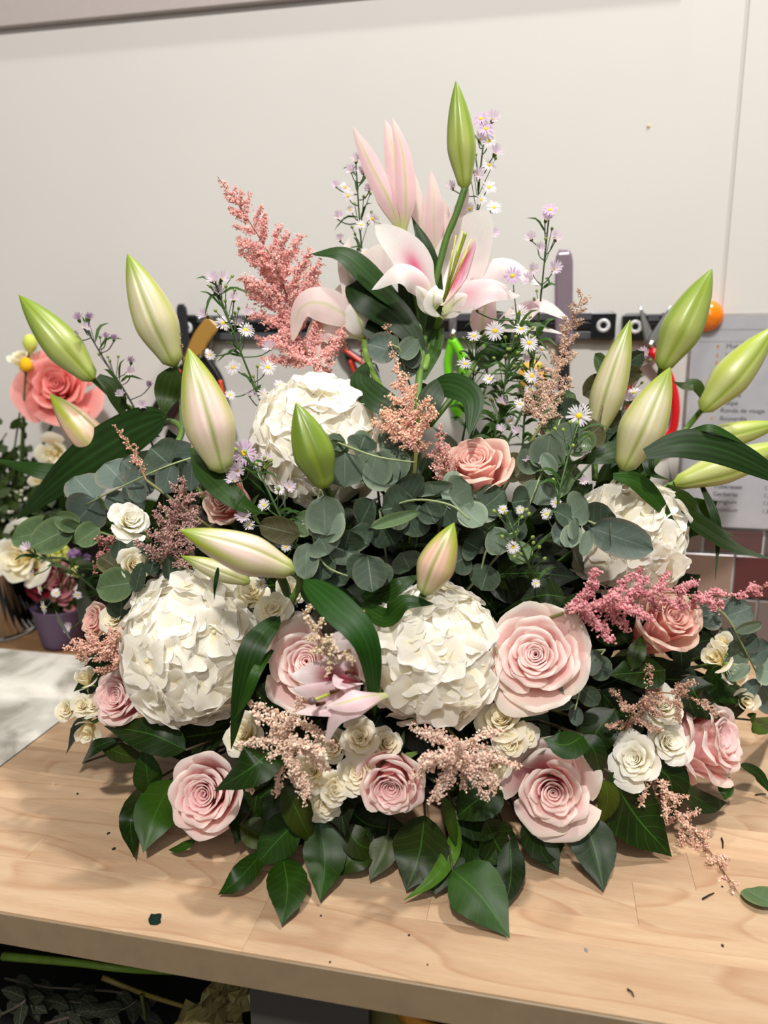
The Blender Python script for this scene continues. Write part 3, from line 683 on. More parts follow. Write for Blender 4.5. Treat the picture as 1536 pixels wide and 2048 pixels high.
# ------------------------------------------------------------------ eucalyptus and salal
def euc_mesh(seed):
    rng = random.Random(seed); rows = []; cs = []; nu, nv = 9, 10; bd = rng.uniform(-.12, .18); cp = rng.uniform(.03, .2); sd = seed * 2.1
    for a in range(nv):
        v = a / (nv - 1); w = math.sqrt(max(0, 1 - (2 * v - 1) ** 2)) * .52 * (1 - .12 * (v - .5)); r = []; c = []
        if v == 1: w = .02
        for b in range(nu):
            u = -1 + 2 * b / (nu - 1); z = bd * v * v + cp * w * u * u + .02 * math.sin(5 * u + 4 * v + sd)
            r.append((w * u, v, z)); c.append((1, 1, 1))
        rows.append(r); cs.append(c)
    m = MB().grid(rows, cs); return m
def shade(mb, c, e): 
    m = MB(); m.v = mb.v; m.f = mb.f; m.uv = mb.uv; m.c = [mix(hx(c), hx(e), max(0, abs(uv[0] - .5) * 2 - .8) * 4) for uv in mb.uv]; return m
EUC = {k: [shade(euc_mesh(i), c, e).mesh('leaf', 'eucalyptus_leaf') for i in range(4)] for k, (c, e) in dict(
    blue=('#52645E', '#6E6C62'), grey=('#64786A', '#84947F'), green=('#4F6846', '#6E8258'), dark=('#384A3C', '#4A5442'), olive=('#45452A', '#585434')).items()}
def leafM(base, tip, wm, n=None, roll=0):
    y = tip - base; L = y.length; y.normalize(); h = Vector(n) if n is not None else (CAM - base).normalized()
    x = y.cross(h); x.normalize(); z = x.cross(y)
    R = Matrix((x, y, z)).transposed().to_4x4()
    return Matrix.Translation(base) @ R @ Matrix.Rotation(roll, 4, 'Y') @ Matrix.Diagonal((wm, L, (wm + L) * .5, 1))
def euc(label, line, leaves, kind='grey', o=0.0, r=.0011, group=None, y=None, foot=True, sc='#8C9A6A', seed=3):
    # leaves: (base px, py, tip px, py, width px[, extra o, kind, roll])
    rng = random.Random(seed); W = [P(q[0], q[1], (q[2] if len(q) > 2 else 0) + o, y=y) for q in line]; t = thing('eucalyptus_branch', label, 'foliage', W[0], group=group)
    m = MB(); m.tube(catmull(W, 16), r, r * .7, hx(sc), 5)
    if foot: m.tube(catmull([W[0], W[0].lerp(HEART, .5), HEART], 6), r * 1.2, r, hx(sc), 5)
    inv = parent_matrix(t).inverted()
    for q in leaves:
        bx, by, tx, ty, w = q[:5]; eo = q[5] if len(q) > 5 else 0; kd = q[6] if len(q) > 6 else kind; rl = q[7] if len(q) > 7 else rng.uniform(-.35, .35)
        a = P(bx, by, o + eo, y=y); b = P(tx, ty, y=a.y + rng.uniform(-.012, .008)); n = (CAM - a).normalized() + Vector((rng.uniform(-.3, .3), 0, rng.uniform(0, .45)))
        ob('leaf', EUC[kd][rng.randrange(4)], t, M=inv @ leafM(a, b, w * mpp(a) / max(.3, math.cos(rl)) , n, rl))
    world_child('stem', m, t, 'stem_green'); return t
def salal_leaf(parent, pts, w, c='#1E4A1C', n=None, cup=.12, fold=.22, wave=.03, nv=16, mt='leaf_gloss', seed=0):
    # pts base to tip: (px, py, o) on the shell or (px, py, None, z) over the worktop
    W = [P(q[0], q[1], q[2] if len(q) > 2 and q[2] is not None else 0) if len(q) < 4 else PZ(q[0], q[1], q[3]) for q in pts]
    if len(W) == 2: W.insert(1, W[0].lerp(W[1], .5) + Vector((0, -.002, .006)))
    wm = w * mpp(W[1]); cc = hx(c)
    return strap_obj('leaf', W, wm, parent, mt, lambda u, v: mix(cc, mix(cc, (0, 0, 0), .4), .5 * abs(u) ** 2), wf=w_ovate, cup=cup, fold=fold, n=n, wave=wave, nv=nv, nu=9, zmin=T + .0012, seed=seed, serr=.03)
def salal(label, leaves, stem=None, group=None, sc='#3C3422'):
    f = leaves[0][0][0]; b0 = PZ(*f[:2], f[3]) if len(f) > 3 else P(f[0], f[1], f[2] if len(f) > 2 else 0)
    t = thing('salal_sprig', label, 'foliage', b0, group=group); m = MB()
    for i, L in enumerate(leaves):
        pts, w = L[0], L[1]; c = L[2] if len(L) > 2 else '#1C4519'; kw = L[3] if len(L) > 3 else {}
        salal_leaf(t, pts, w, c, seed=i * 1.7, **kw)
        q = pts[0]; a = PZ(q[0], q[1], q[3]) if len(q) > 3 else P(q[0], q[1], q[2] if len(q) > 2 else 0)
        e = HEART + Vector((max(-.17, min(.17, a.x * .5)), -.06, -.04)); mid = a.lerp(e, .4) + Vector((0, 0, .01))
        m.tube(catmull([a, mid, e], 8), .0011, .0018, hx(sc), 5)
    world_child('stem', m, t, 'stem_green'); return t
# ================================================================== THE BOUQUET
R_ = random.Random(77)
# foam in a black tray, the heart of the arrangement
fm = thing('floral_foam_tray', 'dark green floral foam in a low black tray deep under the blooms', 'flower holder', (HEART.x, .84, T))
tr = MB()
tr.lathe([(0, .0008), (.15, .0008), (.162, .01), (.165, .026), (.160, .026), (.155, .008), (0, .005)], hx('#141414'), 32, (HEART.x, .86, T)); world_child('tray', tr, fm, 'gloss')
fo = MB(); fo.lathe([(0, .006), (.148, .006), (.152, .03), (.145, .075), (.12, .12), (.05, .135), (0, .137)], hx('#121B0B'), 24, (HEART.x, .86, T)); world_child('foam', fo, fm, 'matt')

# inner greenery, gap shade put into its near-black leaf greens: sprigs with their leaves turned outwards between the blooms
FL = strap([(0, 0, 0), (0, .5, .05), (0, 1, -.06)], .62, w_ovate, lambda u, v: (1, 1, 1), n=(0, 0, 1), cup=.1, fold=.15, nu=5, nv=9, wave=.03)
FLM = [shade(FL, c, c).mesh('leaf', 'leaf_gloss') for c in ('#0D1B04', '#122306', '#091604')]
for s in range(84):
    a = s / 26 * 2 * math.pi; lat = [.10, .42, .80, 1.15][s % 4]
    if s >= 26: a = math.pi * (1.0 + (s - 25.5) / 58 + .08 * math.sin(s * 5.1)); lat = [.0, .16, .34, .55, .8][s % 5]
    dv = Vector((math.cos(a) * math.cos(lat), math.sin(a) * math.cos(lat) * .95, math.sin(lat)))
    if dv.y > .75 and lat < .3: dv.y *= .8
    t = thing('salal_sprig', 'leafy filler sprig between the blooms, gap shade painted into its near-black green', 'foliage', HEART, group='dark filler sprigs inside the bouquet')
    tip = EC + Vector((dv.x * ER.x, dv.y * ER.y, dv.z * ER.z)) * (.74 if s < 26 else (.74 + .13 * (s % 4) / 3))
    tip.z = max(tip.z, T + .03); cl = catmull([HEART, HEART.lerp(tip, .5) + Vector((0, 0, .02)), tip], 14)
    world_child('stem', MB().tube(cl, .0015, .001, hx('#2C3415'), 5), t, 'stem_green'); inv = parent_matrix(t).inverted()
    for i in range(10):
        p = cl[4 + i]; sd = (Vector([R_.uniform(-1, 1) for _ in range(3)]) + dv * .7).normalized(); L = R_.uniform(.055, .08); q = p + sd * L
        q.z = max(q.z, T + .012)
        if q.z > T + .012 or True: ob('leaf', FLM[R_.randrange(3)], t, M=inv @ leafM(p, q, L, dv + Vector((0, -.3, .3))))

# ---------------------------------------------------------------- hydrangeas
hydrangea(378, 1292, 148, 158, 'white hydrangea head at the left above the salal leaves, turned to the viewer', -.1, .12, .0, 66, 1)
hydrangea(862, 1305, 146, 150, 'white hydrangea head at the centre between two open pink roses', 0, .1, .0, 66, 2, .33)
hydrangea(640, 890, 142, 130, 'creamy white hydrangea head behind the small green lily bud', -.1, .35, .03, 66, 3)
hydrangea(1258, 1078, 118, 122, 'white hydrangea head at the right behind the dark eucalyptus leaf', .25, .2, .03, 60, 4, .38)

# ---------------------------------------------------------------- large pink roses
G = 'large pink roses of the bouquet'
rose(1070, 1308, 214, 'open1', 'fully open pale pink rose beside the central hydrangea, its spiral facing the viewer', -.05, .1, -.012, .4, group=G)
rose(612, 1322, 190, 'open2', 'dusky pink rose partly hidden behind the curved lily leaf and the drooping lily', -.1, .1, .005, 1.9, group=G)
rose(782, 1572, 150, 'cup1', 'small round pink rose with a tight spiral, lowest at the centre front', -.12, -.50, -.02, .7, 1.35, group=G)
rose(408, 1588, 176, 'cup1', 'pale pink rose with cream rims low at the left front on the salal leaves', -.35, -.1, -.015, 2.6, 1.1, group=G)
rose(1107, 1588, 190, 'open3', 'loose ruffled pink rose low at the right front with cream outer petals', .02, -.3, -.015, 4.1, group=G)
rose(1430, 1478, 205, 'cup1', 'pink rose turned sideways at the far right over the worktop', 1.15, .1, .0, 1.2, 1.25, group=G)
rose(1342, 1238, 152, 'cup2', 'peachy pink rose at the right under the deep pink astilbe plume', .55, .45, .0, .2, 1.5, group=G)
rose(948, 925, 165, 'cup2', 'pink rose seen from the side above the eucalyptus near the middle', -.1, 1.05, .01, 3.0, 1.15, group=G)
rose(448, 998, 112, 'cup2', 'half hidden pink rose behind the lily leaf, upper left', -.7, .25, .01, .9, 1.2, group=G)
rose(236, 1392, 132, 'cup1', 'small pink rose turned left beside the left hydrangea', -.65, .05, .0, 2.0, 1.3, group=G)
rose(188, 1240, 80, 'cup2', 'pale pink rose behind the dusty astilbe at the far left', -.9, .2, .03, 2.0, 1.1, group=G)

# ---------------------------------------------------------------- spray roses
G = 'cream and white spray roses'
spray('cream spray rose stem with eight small heads crowded left of the lowest pink rose', [
 (718, 1472, 82, 'spray2', -.1, .1, -.005), (622, 1542, 84, 'spray1', -.2, 0, -.005), (712, 1545, 84, 'spray2', -.2, 0, -.012), (672, 1578, 64, 'spray1', 0, -.1, -.012),
 (650, 1612, 72, 'spray2', -.1, -.4, -.005), (660, 1492, 66, 'spray1', -.3, .1, .012), (775, 1482, 60, 'spray1', .3, .2, .01), (742, 1510, 40, 'budr', .2, .2, .0)], G)
spray('cream spray rose peeping out left of the front astilbe starburst', [(482, 1465, 82, 'spray1', -.4, .2, .008)], G)
spray('cream spray rose stem with heads between the white hydrangeas under the blush bud', [(545, 1215, 66, 'spray2', 0, .1, -.005), (500, 1180, 66, 'spray1', -.3, .4, .01), (588, 1178, 60, 'spray1', .4, .4, .02)], G)
spray('cream spray rose stem with two heads at the upper left by the dark astilbe', [(272, 1125, 64, 'spray1', .3, .3, .0), (262, 1035, 76, 'spray3', .2, .5, .0), (225, 1232, 66, 'spray1', -.5, .2, .01)], G)
spray('cream spray rose stem with small heads and green buds at the far left edge', [(128, 1417, 46, 'spray1', -.5, .1), (162, 1408, 50, 'spray2', -.4, .2), (184, 1404, 50, 'spray1', -.5, .3, .01), (168, 1352, 52, 'budr', -.3, .6), (170, 1470, 58, 'budr', -.2, -.8)], G)
spray('cream spray rose stem with four heads right of the central hydrangea', [(1000, 1432, 92, 'spray1', -.1, .5, .01), (1016, 1486, 66, 'spray2', -.3, 0), (1052, 1470, 56, 'spray2', .3, .2, .005), (985, 1538, 72, 'spray1', -.1, -.3, .01)], G)
spray('pure white spray rose stem with three ruffled heads above the ruffled pink rose at right', [(1266, 1516, 100, 'spray3', -.2, .1, -.012), (1342, 1482, 86, 'spray3', .35, .1, -.002), (1325, 1405, 84, 'spray3', .1, .4, .006)], G)
spray('cream spray rose stem with half open heads at the far right under the eucalyptus', [(1428, 1312, 70, 'budr', -.4, .4), (1445, 1280, 46, 'budr', .1, .8), (1470, 1345, 52, 'budr', .3, .4), (1494, 1402, 52, 'budr', .4, -.1)], G)

# ---------------------------------------------------------------- lilies
G = 'oriental lily stems'
# left stem with four tall buds
t = thing('lily_stem', 'lily stem at the left with four closed buds rising over the eucalyptus', 'flower', P(400, 960), group=G)
bud(t, (38, 590), (186, 760), 72, 'deep', .0, roll=.4); bud(t, (255, 508), (350, 732), 84, 'pale', .0, roll=.2); bud(t, (377, 697), (446, 945), 98, 'blush', -.03, roll=.45); bud(t, (100, 788), (222, 925), 66, 'peach', .03, roll=1.5)
stemline(t, [(186, 758, 0), (245, 808, .01), (310, 838, .02), (362, 856, .02), (375, 960, .04)]); stemline(t, [(350, 730), (362, 790, .01), (365, 860, .02)], end=False); stemline(t, [(222, 925, .03), (300, 960, .04), (375, 980, .05)], end=False); stemline(t, [(446, 943, -.03), (440, 985, .0), (420, 1040, .03)], end=False)
lily_leaf(t, [(196, 752), (225, 775), (240, 810), (247, 845)], 36, '#243912', fold=.15); lily_leaf(t, [(350, 738), (340, 765), (332, 800), (328, 838)], 56, '#243912', fold=.1)
lily_leaf(t, [(335, 832, .0), (250, 870, -.01), (130, 950, -.005), (32, 1040, .03)], 100, '#162E0D', fold=.12, wf=w_leaf); lily_leaf(t, [(190, 930, .02), (120, 945, .03), (60, 936, .03), (-12, 918, .05)], 40, '#1D3D12', fold=.1, wf=w_leaf)
lily_leaf(t, [(388, 895, -.03), (420, 950, -.03), (480, 1005, -.02), (540, 1030, .01)], 54, '#214011', fold=.2)
# right stem with six buds
t = thing('lily_stem', 'lily stem at the right with closed green and blush buds fanning over the price list', 'flower', P(1290, 960), group=G)
bud(t, (1424, 538), (1322, 738), 78, 'deep', .02, roll=.6); bud(t, (1552, 650), (1403, 822), 72, 'green', .02, roll=.9); bud(t, (1340, 735), (1246, 940), 88, 'pale', -.01, roll=.5)
bud(t, (1260, 640), (1188, 880), 66, 'pale', .05, roll=.2); bud(t, (1566, 846), (1378, 890), 50, 'green', .05, roll=.4); bud(t, (1600, 882), (1348, 968), 64, 'green', .03, roll=1.2)
stemline(t, [(1403, 820, .02), (1360, 872, .02), (1310, 925, .02), (1240, 1000, .05), (1180, 1080, .08)]); stemline(t, [(1322, 736, .02), (1310, 800, .03), (1290, 880, .03), (1280, 960, .04)], end=False)
stemline(t, [(1246, 938, -.01), (1238, 965, .0), (1225, 1010, .04)], end=False); stemline(t, [(1188, 878, .05), (1190, 960, .06)], end=False); stemline(t, [(1348, 967, .03), (1310, 985, .04), (1260, 1010, .05)], end=False)
lily_leaf(t, [(1290, 908), (1370, 888), (1460, 905), (1560, 955)], 70, y=.66, c= '#132A0B', fold=.15, wf=lambda v: w_strap(v * .8)); lily_leaf(t, [(1310, 900, .01), (1250, 898, .01), (1200, 912, .02), (1130, 930, .05)], 52, '#1B3511', fold=.1)
lily_leaf(t, [(1378, 862, .01), (1420, 856, 0), (1460, 872), (1500, 895)], 17, y=.665, c= '#224516', fold=.2); lily_leaf(t, [(1330, 884, 0), (1300, 908, -.01), (1302, 945, -.01), (1345, 962, 0)], 24, '#18390F', fold=.35)
lily_leaf(t, [(1226, 952, -.02), (1275, 965, -.025), (1320, 1010, -.02), (1362, 1068, .0)], 40, '#244714', fold=.2); lily_leaf(t, [(1330, 975, .02), (1370, 1010, .02), (1410, 1045, .03), (1478, 1076, .04)], 50, '#24390B', fold=.15)
lily_leaf(t, [(1340, 1015, 0), (1410, 1055, 0), (1480, 1098, .0), (1560, 1122, .01)], 44, '#223F10', fold=.2); lily_leaf(t, [(1400, 965, .0), (1425, 1020, .0), (1436, 1070, .01), (1430, 1165, .02)], 17, '#18340E', fold=.3)
lily_leaf(t, [(1410, 800, .02), (1392, 770, .02), (1370, 772, .02), (1343, 762, .03)], 26, '#30451A', fold=.2); lily_leaf(t, [(1195, 890, .05), (1230, 840, .05), (1240, 900, .05), (1220, 940, .05)], 50, '#183914', fold=.1)
# tall top stem
YT = .80
t = thing('lily_stem', 'tall central lily stem with a green bud on top and a wide open white lily', 'flower', P(850, 720, y=YT), group=G)
bud(t, (912, 162), (930, 378), 56, 'deep', .0, roll=.15); stemline(t, [(930, 376), (912, 430), (892, 480), (872, 560), (852, 660), (838, 760), (830, 900, .02)], .0036, o=.0)
stemline(t, [(880, 634, -.02), (866, 680, -.01), (848, 740, 0)], .0036, '#6A8A36', o=0, end=False); stemline(t, [(803, 460, .0), (815, 520, .0), (838, 640, 0), (838, 760, 0)], .003, o=0, end=False); stemline(t, [(872, 510, .03), (862, 600, .02)], .003, o=.0, end=False)
stemline(t, [(728, 672, .0), (735, 720, .01), (770, 790, .02), (815, 860, .03)], .0032, '#6A8A36', o=0, end=False); stemline(t, [(975, 680, .05), (930, 760, .04), (860, 850, .04)], .003, o=0, end=False)
def child_group(name, t, p, label=None):
    o = bpy.data.objects.new(name, None); col.objects.link(o); o.empty_display_size = .01; o.parent = t; o.matrix_basis = parent_matrix(t).inverted() @ Matrix.Translation(p)
    if label: o['label'] = label
    return o
def W3(*a): return Vector(a)
# opening bud A
b = child_group('blossom', t, P(803, 460), 'half open blush lily bud, three tips parted')
K = dict(streak=0, green=.9, inner=False, body='#F3D9D6', pink=.6, wave=0)
tepal(b, [(800, 464, .0), (778, 400, -.006), (742, 330, -.004), (705, 251, .0)], 44, cup=.35, **K); tepal(b, [(806, 464, .006), (798, 390, .0), (786, 300, .004), (770, 238, .01)], 46, cup=.3, **K)
tepal(b, [(808, 464, -.004), (812, 400, -.010), (806, 310, -.006), (784, 233, .0)], 42, cup=.35, **K); tepal(b, [(800, 464, .012), (770, 400, .02), (750, 330, .02), (722, 270, .02)], 34, cup=.3, **K)
# opening bud B behind
b = child_group('blossom', t, P(872, 510, .03), 'paler opening lily behind the tall stem')
K = dict(streak=0, green=.5, inner=False, body='#EFDDD6', pink=.5, wave=0)
tepal(b, [(868, 515, .035), (850, 470, .03), (836, 410, .03), (829, 346, .035)], 36, cup=.25, **K); tepal(b, [(872, 515, .03), (868, 460, .025), (868, 400, .025), (862, 341, .03)], 40, cup=.3, **K)
tepal(b, [(874, 515, .035), (900, 470, .03), (920, 420, .03), (937, 366, .03)], 36, cup=.25, **K); tepal(b, [(870, 515, .045), (885, 450, .045), (888, 420, .045), (886, 398, .045)], 26, cup=.2, **K)
# open lily C
b = child_group('blossom', t, P(880, 600, -.03), 'wide open white lily with magenta streaks and green stamens')
tepal(b, [(886, 612, -.015), (905, 560, .008), (932, 500, .012), (978, 420, -.004)], 112, cup=-.12, pink=.25, streak=.0, green=.5, wf=w_petal)
tepal(b, [(888, 612, -.017), (912, 560, .004), (930, 520, .008), (952, 480, .004)], 34, cup=-.12, pink=.7, streak=1.0, green=.3, s0=.1, s1=.95, body='#F6D3DC', name='streak_ridge')
tepal(b, [(876, 614, -.03), (842, 560, -.035), (812, 505, -.03), (750, 450, -.03)], 78, cup=-.1, n=(.2, -1, .3), pink=.3, streak=1, s0=.15, s1=.75, green=.7, wf=w_petal)
tepal(b, [(872, 620, -.03), (835, 562, -.045), (795, 545, -.055), (743, 580, -.05)], 62, cup=.25, n=(-.3, -1, .7), pink=.2, streak=.3, green=.9)
tepal(b, [(884, 622, -.035), (930, 592, -.055), (985, 578, -.06), (1040, 592, -.05)], 72, cup=.15, n=(.1, -1, .7), pink=.7, streak=.5, s0=.1, s1=.6, green=.7)
tepal(b, [(890, 612, -.01), (955, 568, .0), (1015, 530, .0), (1080, 572, -.01)], 66, cup=.25, n=(.3, -1, .8), pink=.4, streak=.2, green=.6)
tepal(b, [(884, 634, -.02), (868, 615, -.045), (868, 590, -.05), (872, 570, -.04)], 40, cup=.2, inner=False, streak=0, green=1, pink=0)
tepal(b, [(884, 636, -.018), (902, 615, -.045), (918, 600, -.055), (935, 590, -.06)], 46, cup=.3, inner=False, streak=0, green=1, pink=0)
tepal(b, [(880, 636, -.018), (858, 612, -.035), (845, 590, -.045), (832, 572, -.05)], 36, cup=.3, inner=False, streak=0, green=.9, pink=0)
sm = MB()
for tx, ty, dz in ((925, 462, -.03), (912, 470, -.045), (942, 478, -.03), (935, 500, -.05), (905, 500, -.05), (920, 490, -.04)):
    a = P(888, 602, -.02); e = P(tx, ty, dz); sm.tube([a, a.lerp(e, .5) + W3(0, -.006, 0), e], .0011, .0007, hx('#C4CC5C'), 5)
world_child('stamens', sm, b, 'bud_skin'); sm = MB(); a = P(886, 604, -.025); e = P(930, 470, -.05); sm.tube([a, a.lerp(e, .5), e, e + W3(0, 0, .002)], .0014, .0018, hx('#9DB23A'), 6); world_child('pistil', sm, b, 'bud_skin')
# drooping lily D on the left
b = child_group('blossom', t, P(728, 670), 'white lily facing left with recurved petals')
K = dict(streak=0, pink=.35, body='#F6EEE6')
tepal(b, [(730, 672, .0), (712, 640, -.012), (705, 580, -.008), (690, 520, .0), (700, 472, .01)], 44, cup=.25, inner=False, green=.8, **K)
tepal(b, [(728, 672, -.004), (690, 630, -.02), (640, 606, -.024), (600, 618, -.02), (585, 685, -.015)], 72, cup=.15, inner=False, green=.5, n=[(.2, -1, .3), (0, -1, .3), (-.3, -1, .3), (-.6, -1, .1), (-.3, -1, 0)], **K)
tepal(b, [(728, 674, .0), (690, 655, -.01), (650, 650, -.014), (628, 690, -.012), (650, 735, -.005)], 64, cup=.15, inner=False, green=.6, n=[(.2, -1, .3), (0, -1, .3), (-.3, -1, .3), (-.5, -1, 0), (0, -1, -.2)], **K)
tepal(b, [(734, 670, .012), (735, 600, .02), (748, 540, .02), (762, 488, .02)], 74, cup=.1, inner=True, green=.2, wf=w_petal, **K); tepal(b, [(728, 672, .01), (700, 600, .012), (688, 580, .012), (660, 600, .012)], 44, cup=.2, green=.5, **K)
tepal(b, [(732, 674, -.008), (722, 650, -.02), (712, 620, -.022), (706, 600, -.02)], 60, cup=.4, inner=False, green=1, streak=0, pink=0)
# back right lily E
b = child_group('blossom', t, P(975, 680, .04), 'white lily behind the asters with a pink streaked petal')
tepal(b, [(968, 684, .04), (965, 650, .035), (972, 610, .035), (990, 580, .04)], 54, cup=.3, inner=False, streak=0, green=.9, pink=.5, body='#EFD6D0'); tepal(b, [(985, 650, .03), (1030, 632, .02), (1080, 608, .015), (1140, 640, .01)], 58, cup=.15, streak=.5, pink=.5, green=.2, s0=.05, s1=.7, n=(0, -.8, 1))
tepal(b, [(980, 660, .03), (1020, 655, .02), (1080, 655, .02), (1130, 668, .02)], 30, cup=.2, streak=0, pink=.2, n=(0, -.5, 1)); tepal(b, [(985, 655, .03), (1010, 640, .025), (1030, 620, .02), (1042, 606, .02)], 28, cup=.2, streak=0, pink=.1)
# broad leaves of the top stem
Kd = '#142D0B'
lily_leaf(t, [(835, 640, .01), (770, 580, -.01), (690, 510, -.015), (621, 508, -.01)], 74, '#193910', fold=.12, n=(.1, -.8, 1), wf=w_leaf); lily_leaf(t, [(700, 556, .0), (740, 590, -.02), (800, 640, -.02), (858, 715, .0)], 84, Kd, fold=.1, wf=w_leaf)
lily_leaf(t, [(700, 600, .0), (745, 640, -.01), (800, 690, -.01), (850, 745, .0)], 70, '#13290B', fold=.15, wf=w_leaf); lily_leaf(t, [(850, 740, .01), (825, 650, .005), (812, 540, .01), (800, 420, .02)], 44, Kd, fold=.2); lily_leaf(t, [(850, 700, .01), (862, 600, .0), (850, 500, .0), (822, 430, .01)], 50, '#1A380D', fold=.2)
lily_leaf(t, [(862, 640, .02), (868, 600, .02), (862, 540, .02), (842, 480, .02)], 50, Kd, fold=.1); lily_leaf(t, [(845, 760, 0), (870, 700, -.01), (878, 650, -.01), (870, 620, .0)], 26, '#234511', fold=.2)
lily_leaf(t, [(860, 770, .0), (905, 770, -.02), (945, 800, -.03), (938, 872, -.03)], 62, '#15330D', fold=.12, wf=w_leaf); lily_leaf(t, [(820, 830, .01), (760, 800, .0), (722, 760, .0), (738, 720, .01)], 58, '#152F0D', fold=.1, wf=w_leaf)
lily_leaf(t, [(845, 850, .0), (860, 800, -.01), (880, 770, -.01), (912, 745, .0)], 50, '#12280B', fold=.1, wf=w_leaf); lily_leaf(t, [(960, 740, .03), (990, 700, .03), (1005, 660, .02), (1020, 620, .03)], 50, '#152F0D', fold=.1, wf=w_leaf)
# front stems
t = thing('lily_stem', 'short lily stem with one slim dark green bud in front of the upper hydrangea', 'flower', P(660, 1080), group=G)
bud(t, (592, 806), (652, 975), 80, 'dark', -.045, roll=.3, label='unripe dark green bud'); stemline(t, [(652, 973, -.045), (664, 1010, -.03), (664, 1070, .0), (660, 1120, .03)], .0032, '#2D400D')
t = thing('lily_stem', 'lily stem with a large blush bud lying over the top of the left hydrangea', 'flower', P(600, 1180), group=G)
bud(t, (360, 1060), (586, 1142), 80, 'blush', -.045, -.02, roll=1.0); bud(t, (362, 1112), (500, 1165), 40, 'pale', .0, roll=.4); stemline(t, [(584, 1141, -.045), (600, 1165, -.02), (590, 1240, .02)]); stemline(t, [(560, 1150, -.02), (575, 1190, .0), (580, 1240, .02)], .004, '#263C0D', end=False)
lily_leaf(t, [(608, 1158, -.03), (668, 1210, -.05), (735, 1290, -.055), (750, 1435, -.03)], 70, '#153B0B', fold=.15, wf=w_leaf); lily_leaf(t, [(560, 1230, .0), (510, 1290, -.03), (485, 1370, -.03), (462, 1500, -.02)], 54, '#16330B', fold=.2, wf=w_leaf)
lily_leaf(t, [(600, 1170, .01), (650, 1190, .01), (700, 1215, .02), (750, 1240, .04)], 74, '#142C09', fold=.1, wf=w_leaf); lily_leaf(t, [(545, 1300, .0), (515, 1340, -.035), (490, 1400, -.035), (468, 1440, -.03)], 22, '#244911', fold=.3)
lily_leaf(t, [(436, 1135, -.04), (434, 1150, -.04), (430, 1175, -.04), (428, 1205, -.03)], 9, '#18390F')
t = thing('lily_stem', 'short lily stem with a peach striped bud pointing up over the central hydrangea', 'flower', P(850, 1190), group=G)
bud(t, (908, 1046), (848, 1188), 74, 'peach', -.035, roll=.15); stemline(t, [(848, 1187, -.035), (838, 1205, .0), (820, 1230, .04)])
lily_leaf(t, [(722, 1205, .01), (770, 1235, -.01), (810, 1205, -.02), (868, 1208, -.02)], 46, '#1C3D0B', fold=.2, wf=w_leaf); lily_leaf(t, [(722, 1190, .02), (760, 1190, .01), (800, 1170, .0), (840, 1150, .01)], 44, '#193309', fold=.2, wf=w_leaf)
# drooping lily in front of the dusky rose
t = thing('lily_stem', 'drooping lily with a deep magenta throat over the dusky pink rose', 'flower', P(745, 1380), group=G); b = child_group('blossom', t, P(700, 1370, -.03), 'magenta throated blossom')
K = dict(body='#F8EDEC', stk='#8C1238')
tepal(b, [(722, 1366, -.02), (690, 1362, -.035), (640, 1350, -.045), (583, 1350, -.05)], 80, cup=.2, n=(0, -1, .6), streak=1, s0=-.2, s1=.82, pink=.5, green=.0, sw=.8, **K)
tepal(b, [(720, 1380, -.02), (680, 1385, -.04), (630, 1385, -.05), (582, 1378, -.05)], 46, cup=.25, n=(0, -1, .2), streak=.4, s0=.1, s1=.8, pink=.6, green=.3, **K)
tepal(b, [(720, 1362, -.015), (700, 1330, -.03), (690, 1290, -.03), (694, 1262, -.02)], 70, cup=-.2, streak=1, s0=-.2, s1=.45, pink=.2, green=.0, sw=.9, wf=w_petal, **K)
tepal(b, [(722, 1360, -.02), (728, 1330, -.035), (735, 1300, -.035), (745, 1285, -.025)], 60, cup=.2, streak=.3, s0=.0, s1=.4, pink=.3, green=.2, wf=w_petal, **K)
tepal(b, [(725, 1366, -.03), (690, 1368, -.055), (675, 1360, -.055), (668, 1348, -.05)], 26, cup=.3, n=(0, -.3, 1), streak=.2, pink=.8, green=0, **K)
tepal(b, [(775, 1388, -.03), (730, 1393, -.06), (690, 1404, -.065), (652, 1412, -.06)], 48, cup=.4, inner=False, streak=0, pink=.6, green=.8, **K)
tepal(b, [(720, 1405, -.03), (690, 1412, -.05), (640, 1418, -.055), (589, 1426, -.055)], 36, cup=.2, n=(0, -.8, 1), streak=.3, pink=.7, green=.1, **K)
tepal(b, [(770, 1395, -.03), (720, 1405, -.06), (672, 1430, -.06), (650, 1488, -.05)], 50, cup=.25, inner=True, n=[(0, -1, .6), (0, -1, .6), (-1, -1, .2), (-1, -1, 0)], streak=.25, pink=.5, green=.3, **K)
sm = MB(); a = P(690, 1375, -.03); e = P(624, 1402, -.07); sm.tube([a, a.lerp(e, .5), e], .0013, .0013, hx('#A9B04C'), 6); sm.lathe([(0, -.002), (.0026, -.0015), (.003, .001), (.002, .002), (0, .0025)], hx('#6E5B58'), 8, e, (e - a).normalized()); world_child('pistil', sm, b, 'bud_skin')
sm = MB()
for ex, ey in ((632, 1410), (660, 1385), (690, 1346)):
    e = P(ex, ey, -.06); sm.tube([e, e + W3(.007, 0, .002)], .0016, .0012, hx('#4A2A18'), 6)
world_child('anthers', sm, b, 'matt'); stemline(t, [(770, 1385, -.02), (790, 1400, .02)], .004)
